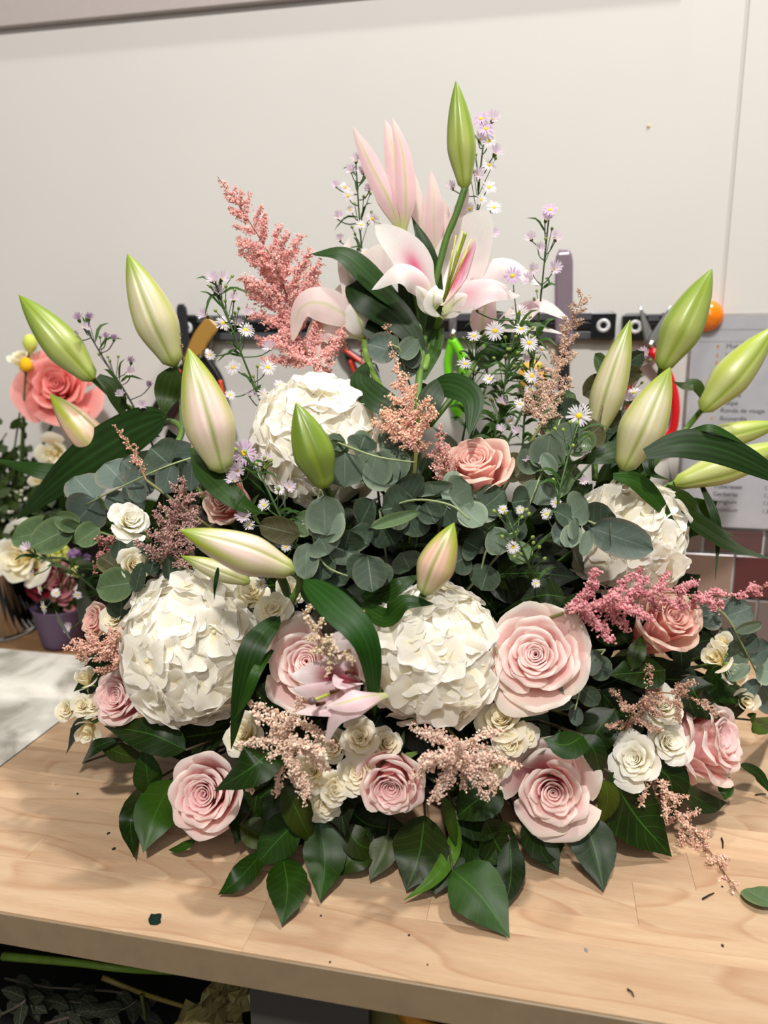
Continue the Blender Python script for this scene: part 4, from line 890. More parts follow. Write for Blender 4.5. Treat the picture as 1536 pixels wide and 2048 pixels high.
# ---------------------------------------------------------------- astilbe plumes
G = 'astilbe plumes'
plume('tall pink astilbe plume leaning left, highest on the left side', [(640, 760, .02), (595, 660, .0), (555, 540, .0), (490, 430, .0), (435, 353, .0)], 126, 46, '#FBD2D0', '#EDACAC', 1, .95, 0, .0, .02, tipc='#E8BCA4', bead=.00125, dens=1.5, depthsp=.5, group=G, prof=lambda f: .98 if f < .35 else max(.05, (1 - (f - .35) / .65) ** 1.15))
plume('cream tipped pink astilbe plume standing in front of the upper hydrangea', [(832, 905, -.03), (815, 830, -.035), (795, 740, -.04), (770, 645, -.03)], 96, 38, '#FCDACF', '#F0B4AA', 2, .75, 0, 0, .03, tipc='#D9C083', bead=.0012, dens=1.3, depthsp=.5, group=G, prof=lambda f: max(.12, (1 - f * 1.25)) if f < .75 else .12)
plume('pale beige pink astilbe plume beside the right asters', [(1082, 850, .0), (1100, 780, .0), (1130, 690, .0), (1165, 590, .0)], 82, 44, '#F8E0D2', '#E4B8A8', 3, .9, 0, 0, .0, tipc='#B9A878', bead=.00105, dens=1.2, depthsp=.5, group=G, prof=lambda f: max(.08, .85 - f * .6))
plume('small peach astilbe tip poking out above the left eucalyptus', [(292, 960, -.02), (265, 900, -.02), (228, 850, -.02)], 30, 16, '#F6CEB8', '#E0A48E', 4, .9, .0, 0, .1, bead=.0012, group=G)
plume('thin tan astilbe wisp between the two tall left buds', [(385, 900, .01), (372, 780, .0), (362, 690, .0), (352, 655, .0)], 16, 16, '#C8BA92', '#9E8C62', 21, 1.2, .0, 0, .0, bead=.001, group=G)
plume('dusty mauve astilbe plume in the shade left of the half hidden rose', [(330, 1130, .01), (348, 1060, .0), (372, 980, .0)], 80, 34, '#DCB8AE', '#B88E86', 5, .5, .1, 0, .0, bead=.0011, dens=1.1, group=G, prof=lambda f: .9 - .4 * f)
plume('dusty pink astilbe plume over the pale rose at the far left', [(252, 1340, -.01), (215, 1290, -.03), (150, 1300, -.03)], 72, 34, '#F8D2C6', '#E4ABA0', 6, .5, .5, 0, .0, bead=.0011, tipc='#DBB489', group=G, prof=lambda f: .9 - .5 * f)
plume('shaded pink astilbe plume hanging behind the left spray roses', [(262, 1060, .03), (215, 1090, .03), (185, 1150, .03)], 44, 16, '#D8A098', '#B27870', 16, .5, .6, 0, .0, bead=.0012, group=G)
plume('peach astilbe starburst left of the central spray roses', [(585, 1440, .0), (572, 1480, -.03), (560, 1505, -.045)], 112, 15, '#FFF0DC', '#F6D4BE', 7, .2, 1.3, 0, .0, bead=.0013, dens=.95, group=G, prof=lambda f: 1.0, depthsp=.5)
plume('pinkish beige astilbe starburst right of the lowest pink rose', [(915, 1480, .0), (922, 1510, -.03), (925, 1530, -.04)], 110, 16, '#FEEAD8', '#F0CAB6', 8, .2, 1.3, 0, .0, bead=.0013, dens=.95, group=G, prof=lambda f: 1.0, depthsp=.5)
plume('deep pink astilbe plume sweeping right over the peachy rose', [(1130, 1225, -.01), (1220, 1210, -.03), (1330, 1185, -.04), (1440, 1195, -.03), (1555, 1165, .0)], 108, 36, '#FABFC0', '#E896A0', 9, .9, .55, 0, .0, bead=.00135, dens=1.35, depthsp=.5, group=G, prof=lambda f: .95 - .75 * f)
plume('curling mauve astilbe plume above the white spray roses at right', [(1250, 1460, .01), (1275, 1410, -.01), (1320, 1385, -.01), (1400, 1400, -.01)], 70, 15, '#E4BCAC', '#B8857C', 10, .3, .8, 0, .0, bead=.0012, group=G, prof=lambda f: .9, tipc='#CDB48C')
plume('pale pink astilbe plume drooping onto the worktop at the lower right', [(1300, 1540, .0), (1350, 1620, -.01), (1410, 1690, .0), (1478, 1788, .0)], 84, 30, '#FCE0D2', '#EEBCAE', 11, .55, .2, 0, .0, bead=.0012, group=G, prof=lambda f: .8 - .55 * f, tipc='#E6C9A2', foot=True)
plume('cream beaded astilbe sprig lying over the dusky pink rose', [(700, 1300, -.03), (655, 1310, -.055), (640, 1275, -.055), (604, 1218, -.05)], 52, 14, '#FCEED2', '#ECD2AE', 12, .5, .9, 0, .0, bead=.0013, group=G, prof=lambda f: .9 - .4 * f)
plume('small curled astilbe tip beside the curved lily leaf at the centre', [(712, 1262, -.02), (708, 1235, -.03), (724, 1218, -.03)], 10, 8, '#E4BE9C', '#C29080', 13, .8, 0, 0, .0, bead=.0013, group=G)
plume('short pink astilbe plume left of the side-on pink rose', [(905, 960, .01), (880, 905, .0), (880, 850, .0)], 52, 24, '#F6CABE', '#DEA298', 14, .7, .2, 0, .0, bead=.0011, group=G)
plume('faint pink astilbe strand behind the drooping left lily', [(728, 760, .05), (722, 700, .05), (716, 660, .05)], 10, 12, '#D9A8A2', '#C08A84', 15, .8, 0, 0, .0, bead=.0012, group=G)

# ---------------------------------------------------------------- asters
G = 'aster stems'
H = lambda *a: a
aster('lilac white aster stem rising left of the tall pink astilbe', [(560, 900, .02), (520, 800, .01), (480, 700, 0), (450, 620, 0), (430, 562, 0)], [(428, 562, 34, 'half', -.3, .8), (444, 558, 30, 'half', .4, .9), (436, 583, 26, 'half'), (468, 600, 26, 'half', .2, 1), (412, 632, 32, 'half', -.8, .6), (448, 646, 36, 'white', -.1, .5), (492, 660, 36, 'white', .3, .7), (478, 650, 26, 'half'), (495, 630, 26, 'half', .2, 1), (420, 710, 24, 'white'), (466, 735, 34, 'white'), (536, 735, 36, 'white', .2, .5), (540, 696, 30, 'half'), (528, 790, 32, 'white'), (560, 770, 28, 'white'), (500, 790, 24, 'half'), (460, 790, 24, 'white')], seed=1, buds=12, leaves=16, group=G, y=.80)
aster('dusky lilac aster stem between the two outer left lily buds', [(310, 900, .03), (260, 800, .03), (215, 730, .03), (168, 650, .03)], [(158, 640, 28, 'dusk', -.3, 1), (178, 638, 26, 'dusk', .3, 1), (170, 656, 24, 'half'), (150, 672, 22, 'dusk'), (212, 676, 22, 'dusk', 0, 1), (228, 680, 22, 'dusk', .3, 1), (262, 725, 24, 'dusk', 0, 1), (262, 745, 24, 'half'), (285, 812, 24, 'half'), (240, 790, 22, 'half'), (300, 770, 20, 'dusk')], seed=2, leaves=10, group=G, y=.83, sc='#4A4A48')
aster('aster stem left of the half open blush lily, top centre', [(745, 760, .03), (735, 620, .03), (722, 480, .03), (712, 330, .03)], [(712, 322, 28, 'half', 0, 1), (702, 342, 26, 'half'), (725, 345, 24, 'half'), (690, 375, 24, 'white'), (696, 392, 26, 'white'), (738, 380, 24, 'half'), (676, 435, 26, 'half'), (745, 438, 30, 'white'), (722, 450, 26, 'white'), (680, 480, 22, 'half'), (700, 420, 20, 'white'), (730, 505, 22, 'white'), (672, 372, 20, 'half')], seed=3, buds=14, leaves=16, group=G, y=.86)
aster('tall aster stem immediately right of the highest green bud', [(975, 760, .03), (965, 600, .03), (955, 420, .03), (972, 240, .03)], [(962, 238, 34, 'lilac', -.3, 1), (985, 240, 34, 'half', .3, 1), (972, 258, 36, 'lilac', 0, .8), (960, 280, 30, 'half'), (978, 282, 30, 'white'), (990, 308, 34, 'half', .5, .9), (978, 330, 32, 'white', .4, .8), (955, 350, 28, 'half'), (904, 376, 26, 'half', -.5, .8), (978, 375, 34, 'white', .4, .9), (962, 400, 26, 'white'), (940, 418, 28, 'white'), (988, 415, 34, 'white', .3, .9), (985, 470, 28, 'half', .4, .6), (950, 445, 26, 'white')], seed=4, buds=8, leaves=16, group=G, y=.85)
aster('aster stem in front of the upright mauve knife at right', [(1055, 800, .02), (1072, 680, .02), (1085, 560, .02), (1098, 430, .02)], [(1100, 420, 34, 'lilac', 0, 1), (1092, 440, 30, 'half'), (1062, 478, 28, 'half', -.4, .8), (1112, 478, 30, 'half', .3, .9), (1078, 496, 24, 'half'), (1108, 540, 34, 'half', .3, .5), (1058, 560, 30, 'half'), (1065, 540, 28, 'half')], seed=5, buds=8, leaves=12, group=G, y=.83)
aster('bushy aster stem with yellow eyed white daisies behind the side-on rose', [(985, 900, .01), (1000, 820, .01), (1015, 740, 0), (1035, 640, 0)], [(1038, 628, 42, 'white', 0, .2), (990, 662, 42, 'white', -.1, .2), (1058, 686, 38, 'white', .2, .3), (1042, 658, 32, 'white'), (1025, 552, 38, 'lilac', -.1, .3), (948, 672, 30, 'white', 0, .9), (978, 758, 28, 'white'), (930, 728, 34, 'white', 0, 1.2), (1064, 752, 36, 'white', .2, .4), (1005, 808, 32, 'half', 0, 1), (1002, 862, 26, 'half', 0, 1), (1040, 808, 26, 'white'), (1060, 780, 26, 'white'), (1035, 865, 26, 'half'), (1050, 720, 22, 'half'), (955, 620, 22, 'half')], seed=6, buds=26, leaves=44, group=G, o=-.02, y=.80, lw=9)
aster('thin aster stem with many narrow leaves just left of the beige plume', [(1045, 900, .01), (1050, 820, .01), (1062, 740, 0), (1075, 650, 0)], [(1085, 700, 24, 'white'), (1090, 742, 22, 'half'), (1020, 842, 24, 'white')], seed=61, buds=16, leaves=34, group=G, y=.81, lw=9)
aster('thin aster stem with narrow leaves left of the bushy daisies', [(925, 880, .01), (940, 800, .01), (948, 740, 0), (955, 665, 0)], [(958, 700, 20, 'half'), (925, 770, 20, 'white')], seed=62, buds=16, leaves=34, group=G, y=.82, lw=9)
aster('lilac daisy aster stem crossing in front of the upper hydrangea at left', [(590, 1090, .0), (555, 1020, -.02), (520, 950, -.035), (492, 915, -.04)], [(488, 906, 56, 'lilac', -.1, .15), (510, 928, 30, 'half', .3, .3), (478, 942, 40, 'half', -.4, .3), (468, 962, 34, 'half'), (528, 1010, 26, 'white', 0, .1), (558, 980, 24, 'white', .2, .4), (578, 976, 30, 'half', .2, .5), (488, 1035, 36, 'half', -.2, .3), (498, 1050, 26, 'white'), (600, 1048, 20, 'white', 0, .1), (572, 1094, 22, 'white', 0, .1), (532, 920, 26, 'half'), (522, 1168, 26, 'white', 0, .2)], seed=7, buds=8, leaves=8, group=G, o=-.01)
aster('aster stem with one large yellow eyed daisy standing over the right eucalyptus', [(1110, 1060, .0), (1120, 980, -.02), (1140, 900, -.035), (1156, 850, -.04)], [(1158, 832, 52, 'white', 0, .2), (1152, 868, 24, 'half'), (1148, 895, 24, 'half', .1, .3), (1168, 900, 22, 'white', .2, .2), (1166, 962, 24, 'half', .2, .2), (1086, 930, 20, 'half'), (1112, 1006, 24, 'white', 0, .2), (1093, 1028, 26, 'white', -.1, .2), (1052, 918, 18, 'half')], seed=8, buds=10, leaves=8, group=G, o=-.01)
aster('aster sprig with tiny white daisies scattered over the dark centre right', [(1080, 1180, .05), (1058, 1130, .01), (1030, 1070, -.02), (1010, 1025, -.02)], [(1006, 1019, 22, 'white', 0, .2), (1040, 1020, 20, 'white', .1, .1), (1026, 1094, 30, 'white', 0, .15), (1072, 1167, 20, 'white', .2, .2)], seed=9, buds=12, leaves=6, group=G, o=-.01)
aster('aster stem arching left over the purple pot with hanging daisies', [(250, 1230, .0), (190, 1180, .0), (140, 1140, .0), (60, 1105, .01)], [(66, 1150, 26, 'white', -1.5, -.2), (80, 1178, 26, 'white', -1.5, -.3), (88, 1215, 30, 'white', -1.4, -.4), (112, 1186, 20, 'white'), (56, 1098, 28, 'half', -.5, .6), (142, 1255, 26, 'half', -.8, 0), (155, 1190, 20, 'white')], seed=10, buds=6, leaves=14, group=G, o=-.01, y=.84)
aster('aster stem at the right beside the pale green lily bud behind the eucalyptus', [(1205, 900, .03), (1240, 830, .03), (1265, 760, .03), (1275, 715, .03)], [(1278, 720, 34, 'dusk', .1, .6), (1262, 744, 32, 'half', -.1, .6), (1290, 708, 28, 'half'), (1268, 786, 30, 'white', 0, 1), (1258, 800, 26, 'half'), (1275, 830, 26, 'half')], seed=12, buds=10, leaves=10, group=G, y=.84)

# ---------------------------------------------------------------- eucalyptus
G = 'eucalyptus branches'
euc('blue grey eucalyptus branch reaching left under the broad lily leaf', [(440, 900, .02), (340, 930, -.01), (240, 975, -.02), (170, 1010, -.02)], [
 (340, 930, 300, 895, 84, 0, 'dark'), (345, 925, 325, 988, 46, -.01), (385, 920, 380, 980, 36), (300, 940, 262, 990, 60, .005), (320, 905, 395, 905, 46, .01, 'blue'), (250, 970, 210, 925, 84, .0, 'blue'), (265, 965, 285, 1005, 34, -.01), (215, 985, 262, 1030, 44, -.015), (245, 975, 285, 1020, 34), (190, 1000, 150, 950, 84, .01, 'blue'), (195, 1000, 150, 1045, 84, .002, 'blue'), (165, 985, 205, 1032, 40, -.02, 'green'), (280, 950, 240, 925, 60, .01), (360, 915, 350, 960, 50, .01, 'dark'), (395, 905, 412, 960, 40, .01, 'blue')], 'blue', group=G, seed=1)
euc('olive green eucalyptus tip at the far left below the blue grey branch', [(250, 1080, .03), (150, 1052, .01), (70, 1060, .01)], [(120, 1058, 18, 1075, 62, 0, 'green'), (150, 1050, 70, 1095, 70, -.005, 'green'), (105, 1062, 100, 1020, 32), (160, 1055, 110, 1032, 40, .005, 'green'), (165, 1050, 130, 1075, 60), (200, 1055, 150, 1085, 50, .01), (230, 1070, 260, 1050, 50, .02, 'dark')], 'green', group=G, seed=2)
euc('grey green eucalyptus branch arching across the upper hydrangea', [(640, 870, .0), (700, 895, -.04), (760, 915, -.045), (830, 925, -.03)], [(668, 900, 682, 868, 42, -.02, 'grey'), (690, 905, 690, 975, 84, -.025, 'grey', .1), (720, 900, 730, 870, 60, -.015, 'dark'), (755, 905, 735, 975, 80, -.022, 'grey', -.1), (730, 925, 795, 960, 78, -.015, 'grey'), (770, 895, 790, 965, 84, -.015, 'grey', 0), (800, 910, 835, 940, 66, -.01, 'green'), (760, 900, 800, 880, 60, -.01), (680, 915, 665, 880, 46, -.01, 'green'), (705, 895, 745, 890, 60)], 'grey', o=.0, group=G, seed=3)
euc('grey eucalyptus branch fanning round the centre over the peach striped bud', [(760, 1020, .01), (830, 1000, -.02), (900, 1010, -.03), (940, 1040, -.03)], [(820, 1010, 760, 1020, 86, 0, 'dark'), (830, 1000, 790, 965, 86, 0, 'dark'), (870, 990, 860, 960, 80, .0, 'grey'), (900, 1000, 880, 1048, 62, -.01, 'dark'), (905, 995, 945, 970, 70, -.005, 'grey'), (880, 980, 935, 985, 84, .0, 'grey'), (925, 1010, 960, 1055, 66, -.015, 'grey'), (840, 1010, 800, 1065, 84, .0, 'dark'), (850, 1005, 870, 1045, 50, -.01, 'dark'), (740, 1055, 840, 1030, 26, -.02, 'green'), (760, 1040, 790, 1090, 76, .01, 'dark'), (920, 1020, 1000, 1010, 72, .01, 'grey'), (960, 1020, 1010, 985, 66, .01, 'dark'), (720, 1050, 742, 1000, 60, .01, 'dark')], 'grey', group=G, seed=4)
euc('broad leaved eucalyptus branch hanging right of the large blush bud', [(640, 980, .01), (625, 1060, -.02), (650, 1130, -.02), (720, 1160, -.01)], [(650, 1070, 645, 990, 78, -.03, 'grey'), (640, 1075, 655, 1105, 70, -.035, 'grey', .1), (640, 1085, 665, 1010, 80, -.028, 'grey', 0), (615, 1085, 610, 1160, 50, -.03, 'grey'), (600, 1070, 520, 1050, 52, -.02, 'olive'), (640, 1100, 640, 1160, 60, -.02, 'dark'), (690, 1100, 700, 1055, 66, -.01, 'dark'), (680, 1075, 695, 1130, 66, -.012, 'grey'), (700, 1060, 735, 1090, 60, .0, 'dark'), (735, 1110, 745, 1185, 68, -.015, 'dark', 0), (735, 1110, 705, 1160, 62, -.012, 'dark'), (750, 1130, 775, 1170, 50, 0, 'dark'), (630, 1060, 590, 1035, 56, .0, 'green'), (660, 1130, 690, 1170, 50, .0, 'dark')], 'grey', group=G, seed=5)
euc('small eucalyptus tip with three round blue leaves beside the central astilbe tip', [(830, 800, .02), (810, 740, .0), (800, 700, -.01), (785, 690, -.01)], [(795, 705, 735, 690, 62, 0, 'blue'), (800, 715, 838, 680, 40, -.01, 'grey'), (805, 725, 840, 700, 46, -.005, 'blue'), (800, 715, 835, 745, 54, 0, 'blue'), (785, 700, 790, 670, 22, 0, 'grey'), (830, 770, 850, 800, 40, .01, 'dark')], 'blue', group=G, seed=6, y=.76)
euc('grey eucalyptus branch climbing on the right of the side-on rose', [(1040, 1060, .02), (1070, 980, .0), (1100, 900, -.01), (1120, 840, -.01)], [(1090, 930, 1040, 890, 74, -.01, 'grey'), (1090, 940, 1100, 868, 70, -.015, 'grey'), (1100, 900, 1165, 855, 60, 0, 'grey'), (1070, 940, 1030, 950, 56, .0, 'olive'), (1085, 960, 1075, 1010, 70, 0, 'grey'), (1120, 880, 1185, 890, 44, .0, 'green'), (1100, 950, 1135, 985, 60, 0, 'green'), (1130, 915, 1085, 900, 26, -.03, 'grey'), (1110, 950, 1085, 905, 30, -.03, 'grey'), (1110, 840, 1170, 820, 66, .01, 'dark'), (1120, 850, 1080, 835, 50, .01, 'green'), (1060, 1000, 1020, 1005, 60, .0, 'dark'), (1150, 870, 1175, 905, 60, .0, 'green'), (1110, 820, 1150, 790, 44, .01, 'green'), (1050, 940, 1000, 930, 60, .015, 'olive'), (1165, 880, 1205, 850, 60, .01, 'olive')], 'grey', group=G, seed=7)
euc('young olive eucalyptus tip in front of the pale right lily bud', [(1180, 900, .02), (1200, 830, -.01), (1220, 760, -.02), (1245, 720, -.02)], [(1212, 755, 1185, 708, 34, -.02, 'green', .5), (1215, 757, 1290, 705, 30, -.02, 'dark', .9), (1215, 757, 1285, 745, 32, -.025, 'olive', .7), (1215, 760, 1168, 790, 50, -.02, 'olive'), (1215, 765, 1240, 800, 46, -.02, 'olive'), (1205, 800, 1200, 860, 74, 0, 'olive', 0), (1240, 720, 1245, 665, 12, -.02, 'dark', 1.1), (1195, 820, 1150, 860, 50, .01, 'dark')], 'olive', group=G, seed=8, sc='#5C4A34')
euc('blue eucalyptus branch with one large dark leaf across the right hydrangea', [(1100, 1070, .01), (1160, 1040, -.03), (1220, 1062, -.05), (1290, 1085, -.05)], [(1180, 1055, 1302, 1098, 74, -.05, 'blue', .05), (1180, 1060, 1165, 1112, 26, -.06, 'grey'), (1150, 1045, 1110, 1020, 54, -.03, 'dark'), (1155, 1050, 1105, 1085, 56, -.035, 'blue'), (1155, 1050, 1130, 1095, 40, -.045, 'grey'), (1140, 1030, 1180, 1005, 72, -.03, 'grey'), (1165, 1055, 1230, 1030, 80, -.03, 'dark'), (1222, 1045, 1220, 1110, 8, -.065, 'grey', 1.0), (1150, 1035, 1150, 1080, 24, -.05, 'grey', .7)], 'blue', o=.01, group=G, seed=9)
euc('blue grey eucalyptus branch drooping at the far right edge beside the peachy rose', [(1390, 1190, .01), (1450, 1230, -.01), (1490, 1300, -.01), (1540, 1400, .0)], [(1440, 1225, 1395, 1235, 62, .0, 'blue'), (1450, 1235, 1500, 1215, 60, 0, 'blue'), (1465, 1255, 1450, 1310, 56, -.005, 'blue'), (1470, 1260, 1520, 1245, 20, -.02, 'grey', .8), (1480, 1290, 1515, 1270, 50, 0, 'blue'), (1485, 1295, 1455, 1345, 44, .0, 'grey'), (1500, 1315, 1545, 1300, 58, -.01, 'blue'), (1500, 1330, 1455, 1360, 26, -.02, 'grey', .6), (1510, 1340, 1555, 1345, 60, 0, 'grey'), (1520, 1360, 1480, 1400, 26, -.015, 'blue', .5), (1525, 1370, 1550, 1420, 60, .0, 'blue'), (1420, 1195, 1390, 1215, 24, -.01, 'grey', .8)], 'blue', group=G, seed=10)
euc('small leaved blue eucalyptus sprig between the open pale rose and the white spray roses', [(1210, 1300, .02), (1170, 1350, .0), (1150, 1420, -.01)], [(1165, 1355, 1120, 1335, 30, 0, 'grey', .5), (1170, 1350, 1195, 1300, 44, 0, 'blue'), (1160, 1375, 1195, 1405, 40, 0, 'dark'), (1155, 1395, 1115, 1372, 24, -.01, 'grey', .5), (1150, 1410, 1085, 1412, 26, -.01, 'dark', .4), (1150, 1410, 1155, 1450, 26, 0, 'blue', .4), (1180, 1330, 1225, 1345, 50, .01, 'dark')], 'blue', group=G, seed=11)
euc('dim eucalyptus branch filling the dark gap above the central hydrangea', [(960, 1150, .03), (980, 1090, .01), (1040, 1060, .01)], [(1000, 1110, 990, 1055, 54, -.005, 'grey', .2), (1020, 1120, 1060, 1090, 50, 0, 'green'), (960, 1100, 930, 1080, 70, .02, 'dark'), (980, 1130, 960, 1180, 66, .02, 'dark'), (940, 1110, 900, 1130, 60, .02, 'dark'), (820, 1140, 800, 1100, 60, .02, 'dark'), (1010, 1060, 1050, 1040, 60, .02, 'dark')], 'dark', group=G, seed=12)
euc('dark green eucalyptus sprig left of the left hydrangea', [(340, 1180, .02), (270, 1170, .0), (200, 1150, .0)], [(270, 1165, 190, 1175, 68, 0, 'green'), (245, 1190, 240, 1240, 54, .005, 'dark'), (270, 1185, 285, 1125, 32, -.01, 'dark'), (300, 1150, 310, 1110, 30, .01, 'dark'), (280, 1130, 265, 1080, 46, .02, 'dark'), (240, 1140, 200, 1110, 50, .02, 'olive'), (235, 1120, 240, 1080, 30, .0, 'dark'), (340, 1160, 335, 1110, 30, .01, 'dark')], 'dark', group=G, seed=13)
lf = P(1545, 1790); ll = ob('eucalyptus_leaf', EUC['green'][1], None, M=leafM(PZ(1556, 1815, .006), PZ(1492, 1772, .003), .032, (0, 0, 1))); tag(ll, 'single fallen eucalyptus leaf on the worktop at the right edge', 'leaf')

# ---------------------------------------------------------------- salal leaves round the foot
G = 'glossy salal sprigs round the foot'
D, M1, L1 = '#132C08', '#193A09', '#23490D'
salal('salal sprig with broad leaves under the small left rose', [([(372, 1500, 0), (300, 1468, -.01), (208, 1452, 0)], 78, D), ([(300, 1585, 0), (294, 1545, -.005), (288, 1490, 0)], 56, M1), ([(165, 1526, .01), (190, 1495, .0), (250, 1475, .02)], 32, D), ([(205, 1490, .01), (250, 1510, .01), (300, 1520, .01)], 40, '#20310B')], group=G)
salal('salal sprig with two leaves hanging onto the worktop left of the cream rimmed rose', [([(345, 1560, 0), (310, 1630, -.01), (286, 1706, None, .012)], 88, L1), ([(292, 1570, .01), (262, 1640, .01), (268, 1716, None, .008)], 48, D), ([(392, 1680, None, .02), (360, 1696, None, .012), (336, 1700, None, .006)], 18, L1)], group=G)
salal('salal leaf crossing over the cream rimmed pink rose', [([(548, 1490, -.02), (510, 1530, -.055), (428, 1582, -.05)], 86, '#132C09')], group=G)
salal('salal sprig with four leaves pointing at the front edge, left of centre', [([(598, 1640, 0), (556, 1680, -.01), (506, 1738, None, .012)], 84, M1), ([(530, 1700, None, .02), (480, 1755, None, .016), (436, 1790, None, .004)], 48, M1), ([(566, 1715, None, .022), (575, 1780, None, .016), (563, 1852, None, .004)], 82, M1), ([(480, 1650, .01), (520, 1670, .01), (580, 1690, .01)], 60, '#304510'), ([(568, 1570, -.005), (598, 1630, -.01), (626, 1692, .0)], 62, '#2B4211')], group=G)
salal('large salal leaf between the spray roses and the front edge', [([(640, 1640, .01), (650, 1720, None, .02), (640, 1804, None, .005)], 86, M1), ([(690, 1650, .01), (720, 1690, .0), (760, 1700, .01)], 60, '#20340D')], group=G)
salal('dull salal sprig with shaded leaves below the lowest pink rose', [([(745, 1690, .01), (705, 1715, None, .02), (676, 1752, None, .006)], 66, '#223910'), ([(776, 1670, .01), (764, 1710, None, .02), (738, 1762, None, .006)], 58, '#2A3D18'), ([(850, 1630, .0), (838, 1710, None, .025), (812, 1782, None, .006)], 112, '#1B310B')], group=G)
salal('twisted bright salal leaf curling at the centre front', [([(915, 1640, None, .06), (905, 1700, None, .03), (868, 1758, None, .02), (806, 1802, None, .006)], 34, '#3E6E2A', dict(fold=.5)), ([(886, 1590, -.01), (900, 1640, -.01), (914, 1700, None, .03)], 26, '#26450D', dict(fold=.5))], group=G)
salal('foremost salal leaf, large and glossy, pointing at the viewer', [([(905, 1740, None, .03), (960, 1790, None, .022), (1020, 1876, None, .003)], 116, '#1E450D'), ([(915, 1690, .0), (880, 1740, None, .02), (870, 1790, None, .008)], 90, '#193009')], group=G)
salal('salal sprig with a torn leaf tip right of the foremost leaf', [([(970, 1640, .0), (1000, 1700, None, .02), (1045, 1765, None, .006)], 84, D), ([(1020, 1680, None, .03), (1022, 1750, None, .015), (1010, 1820, None, .006)], 56, '#112806'), ([(920, 1650, .01), (960, 1700, None, .02), (1000, 1730, None, .015)], 76, D), ([(1060, 1620, .01), (1090, 1680, .0), (1130, 1690, .0)], 90, '#132906'), ([(1050, 1660, .01), (1090, 1700, None, .02), (1118, 1746, None, .006)], 60, D)], group=G)
salal('salal leaf with a pointed tip under the ruffled pink rose', [([(1165, 1630, .0), (1190, 1700, None, .025), (1208, 1783, None, .004)], 88, '#132F07')], group=G)
salal('wide dark salal leaf reaching right towards the drooping pale astilbe', [([(1220, 1545, .0), (1270, 1630, -.01), (1344, 1714, None, .006)], 122, '#132A06'), ([(1210, 1560, -.01), (1215, 1600, -.015), (1200, 1650, -.01)], 46, '#334510')], group=G)
salal('small salal leaf lying over the top of the ruffled pink rose', [([(1166, 1472, -.03), (1130, 1490, -.05), (1086, 1478, -.045)], 66, '#143409'), ([(1165, 1470, -.01), (1190, 1505, -.02), (1200, 1560, -.01)], 50, D)], group=G)
salal('salal sprig at the lower right edge beneath the sideways rose', [([(1350, 1560, .0), (1400, 1600, .0), (1455, 1605, None, .01)], 60, M1), ([(1480, 1530, .0), (1515, 1548, None, .03), (1545, 1592, None, .01)], 26, D), ([(1500, 1440, .01), (1520, 1450, .01), (1560, 1430, .01)], 50, '#304C10'), ([(1300, 1530, .01), (1340, 1560, .0), (1345, 1640, None, .02)], 80, '#142C07'), ([(1440, 1540, .01), (1452, 1580, .0), (1450, 1600, None, .02)], 30, L1)], group=G)
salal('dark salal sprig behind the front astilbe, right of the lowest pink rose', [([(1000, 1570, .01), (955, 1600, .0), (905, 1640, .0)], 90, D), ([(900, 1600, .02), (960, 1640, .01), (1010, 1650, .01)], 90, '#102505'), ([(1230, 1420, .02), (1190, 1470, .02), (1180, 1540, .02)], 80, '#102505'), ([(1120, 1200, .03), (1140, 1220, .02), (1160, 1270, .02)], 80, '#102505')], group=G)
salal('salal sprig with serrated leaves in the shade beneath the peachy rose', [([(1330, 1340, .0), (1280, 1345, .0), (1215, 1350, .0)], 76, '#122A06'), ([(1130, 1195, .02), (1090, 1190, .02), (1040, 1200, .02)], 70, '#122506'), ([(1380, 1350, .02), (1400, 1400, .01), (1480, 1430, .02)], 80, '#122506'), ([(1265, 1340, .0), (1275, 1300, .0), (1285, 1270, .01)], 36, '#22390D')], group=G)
salal('dark salal sprig in the shadow right of the cream rimmed rose', [([(560, 1560, .03), (500, 1620, .03), (470, 1690, None, .02)], 90, '#122A08'), ([(600, 1560, .03), (560, 1620, .02), (535, 1668, None, .03)], 80, '#17330C'), ([(460, 1460, .04), (400, 1470, .04), (330, 1480, .03)], 90, '#0E2006'), ([(500, 1450, .04), (520, 1520, .03), (500, 1590, .03)], 90, '#0E2006')], group=G)  # this sprig and the next two: shade is mixed into the leaf greens
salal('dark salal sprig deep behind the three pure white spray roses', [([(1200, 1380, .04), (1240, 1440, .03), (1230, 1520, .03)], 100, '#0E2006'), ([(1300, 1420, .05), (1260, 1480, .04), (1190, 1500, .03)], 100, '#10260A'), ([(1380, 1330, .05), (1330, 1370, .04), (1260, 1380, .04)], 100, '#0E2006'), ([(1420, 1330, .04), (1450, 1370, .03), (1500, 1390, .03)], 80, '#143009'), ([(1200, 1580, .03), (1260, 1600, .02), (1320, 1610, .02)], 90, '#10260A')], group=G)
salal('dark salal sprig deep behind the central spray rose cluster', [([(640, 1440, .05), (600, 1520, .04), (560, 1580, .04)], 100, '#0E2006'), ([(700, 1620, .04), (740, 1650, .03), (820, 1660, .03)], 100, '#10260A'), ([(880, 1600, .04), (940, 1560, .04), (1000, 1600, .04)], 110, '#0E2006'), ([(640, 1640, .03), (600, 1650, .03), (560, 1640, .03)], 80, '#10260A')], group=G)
# ================================================================== BEHIND THE BOUQUET
def wbox(mb, px0, py0, px1, py1, d0, d1, c, bev=.001):
    a, z1_ = PW(px0, py0, d1); b_, z0_ = PW(px1, py1, d1); return mb.box(a, b_, WV - d1, WV - d0, z0_, z1_, c, bev)
def wp(px, py, off): u_, z_ = PW(px, py, off); return fr(u_, WV - off, z_)
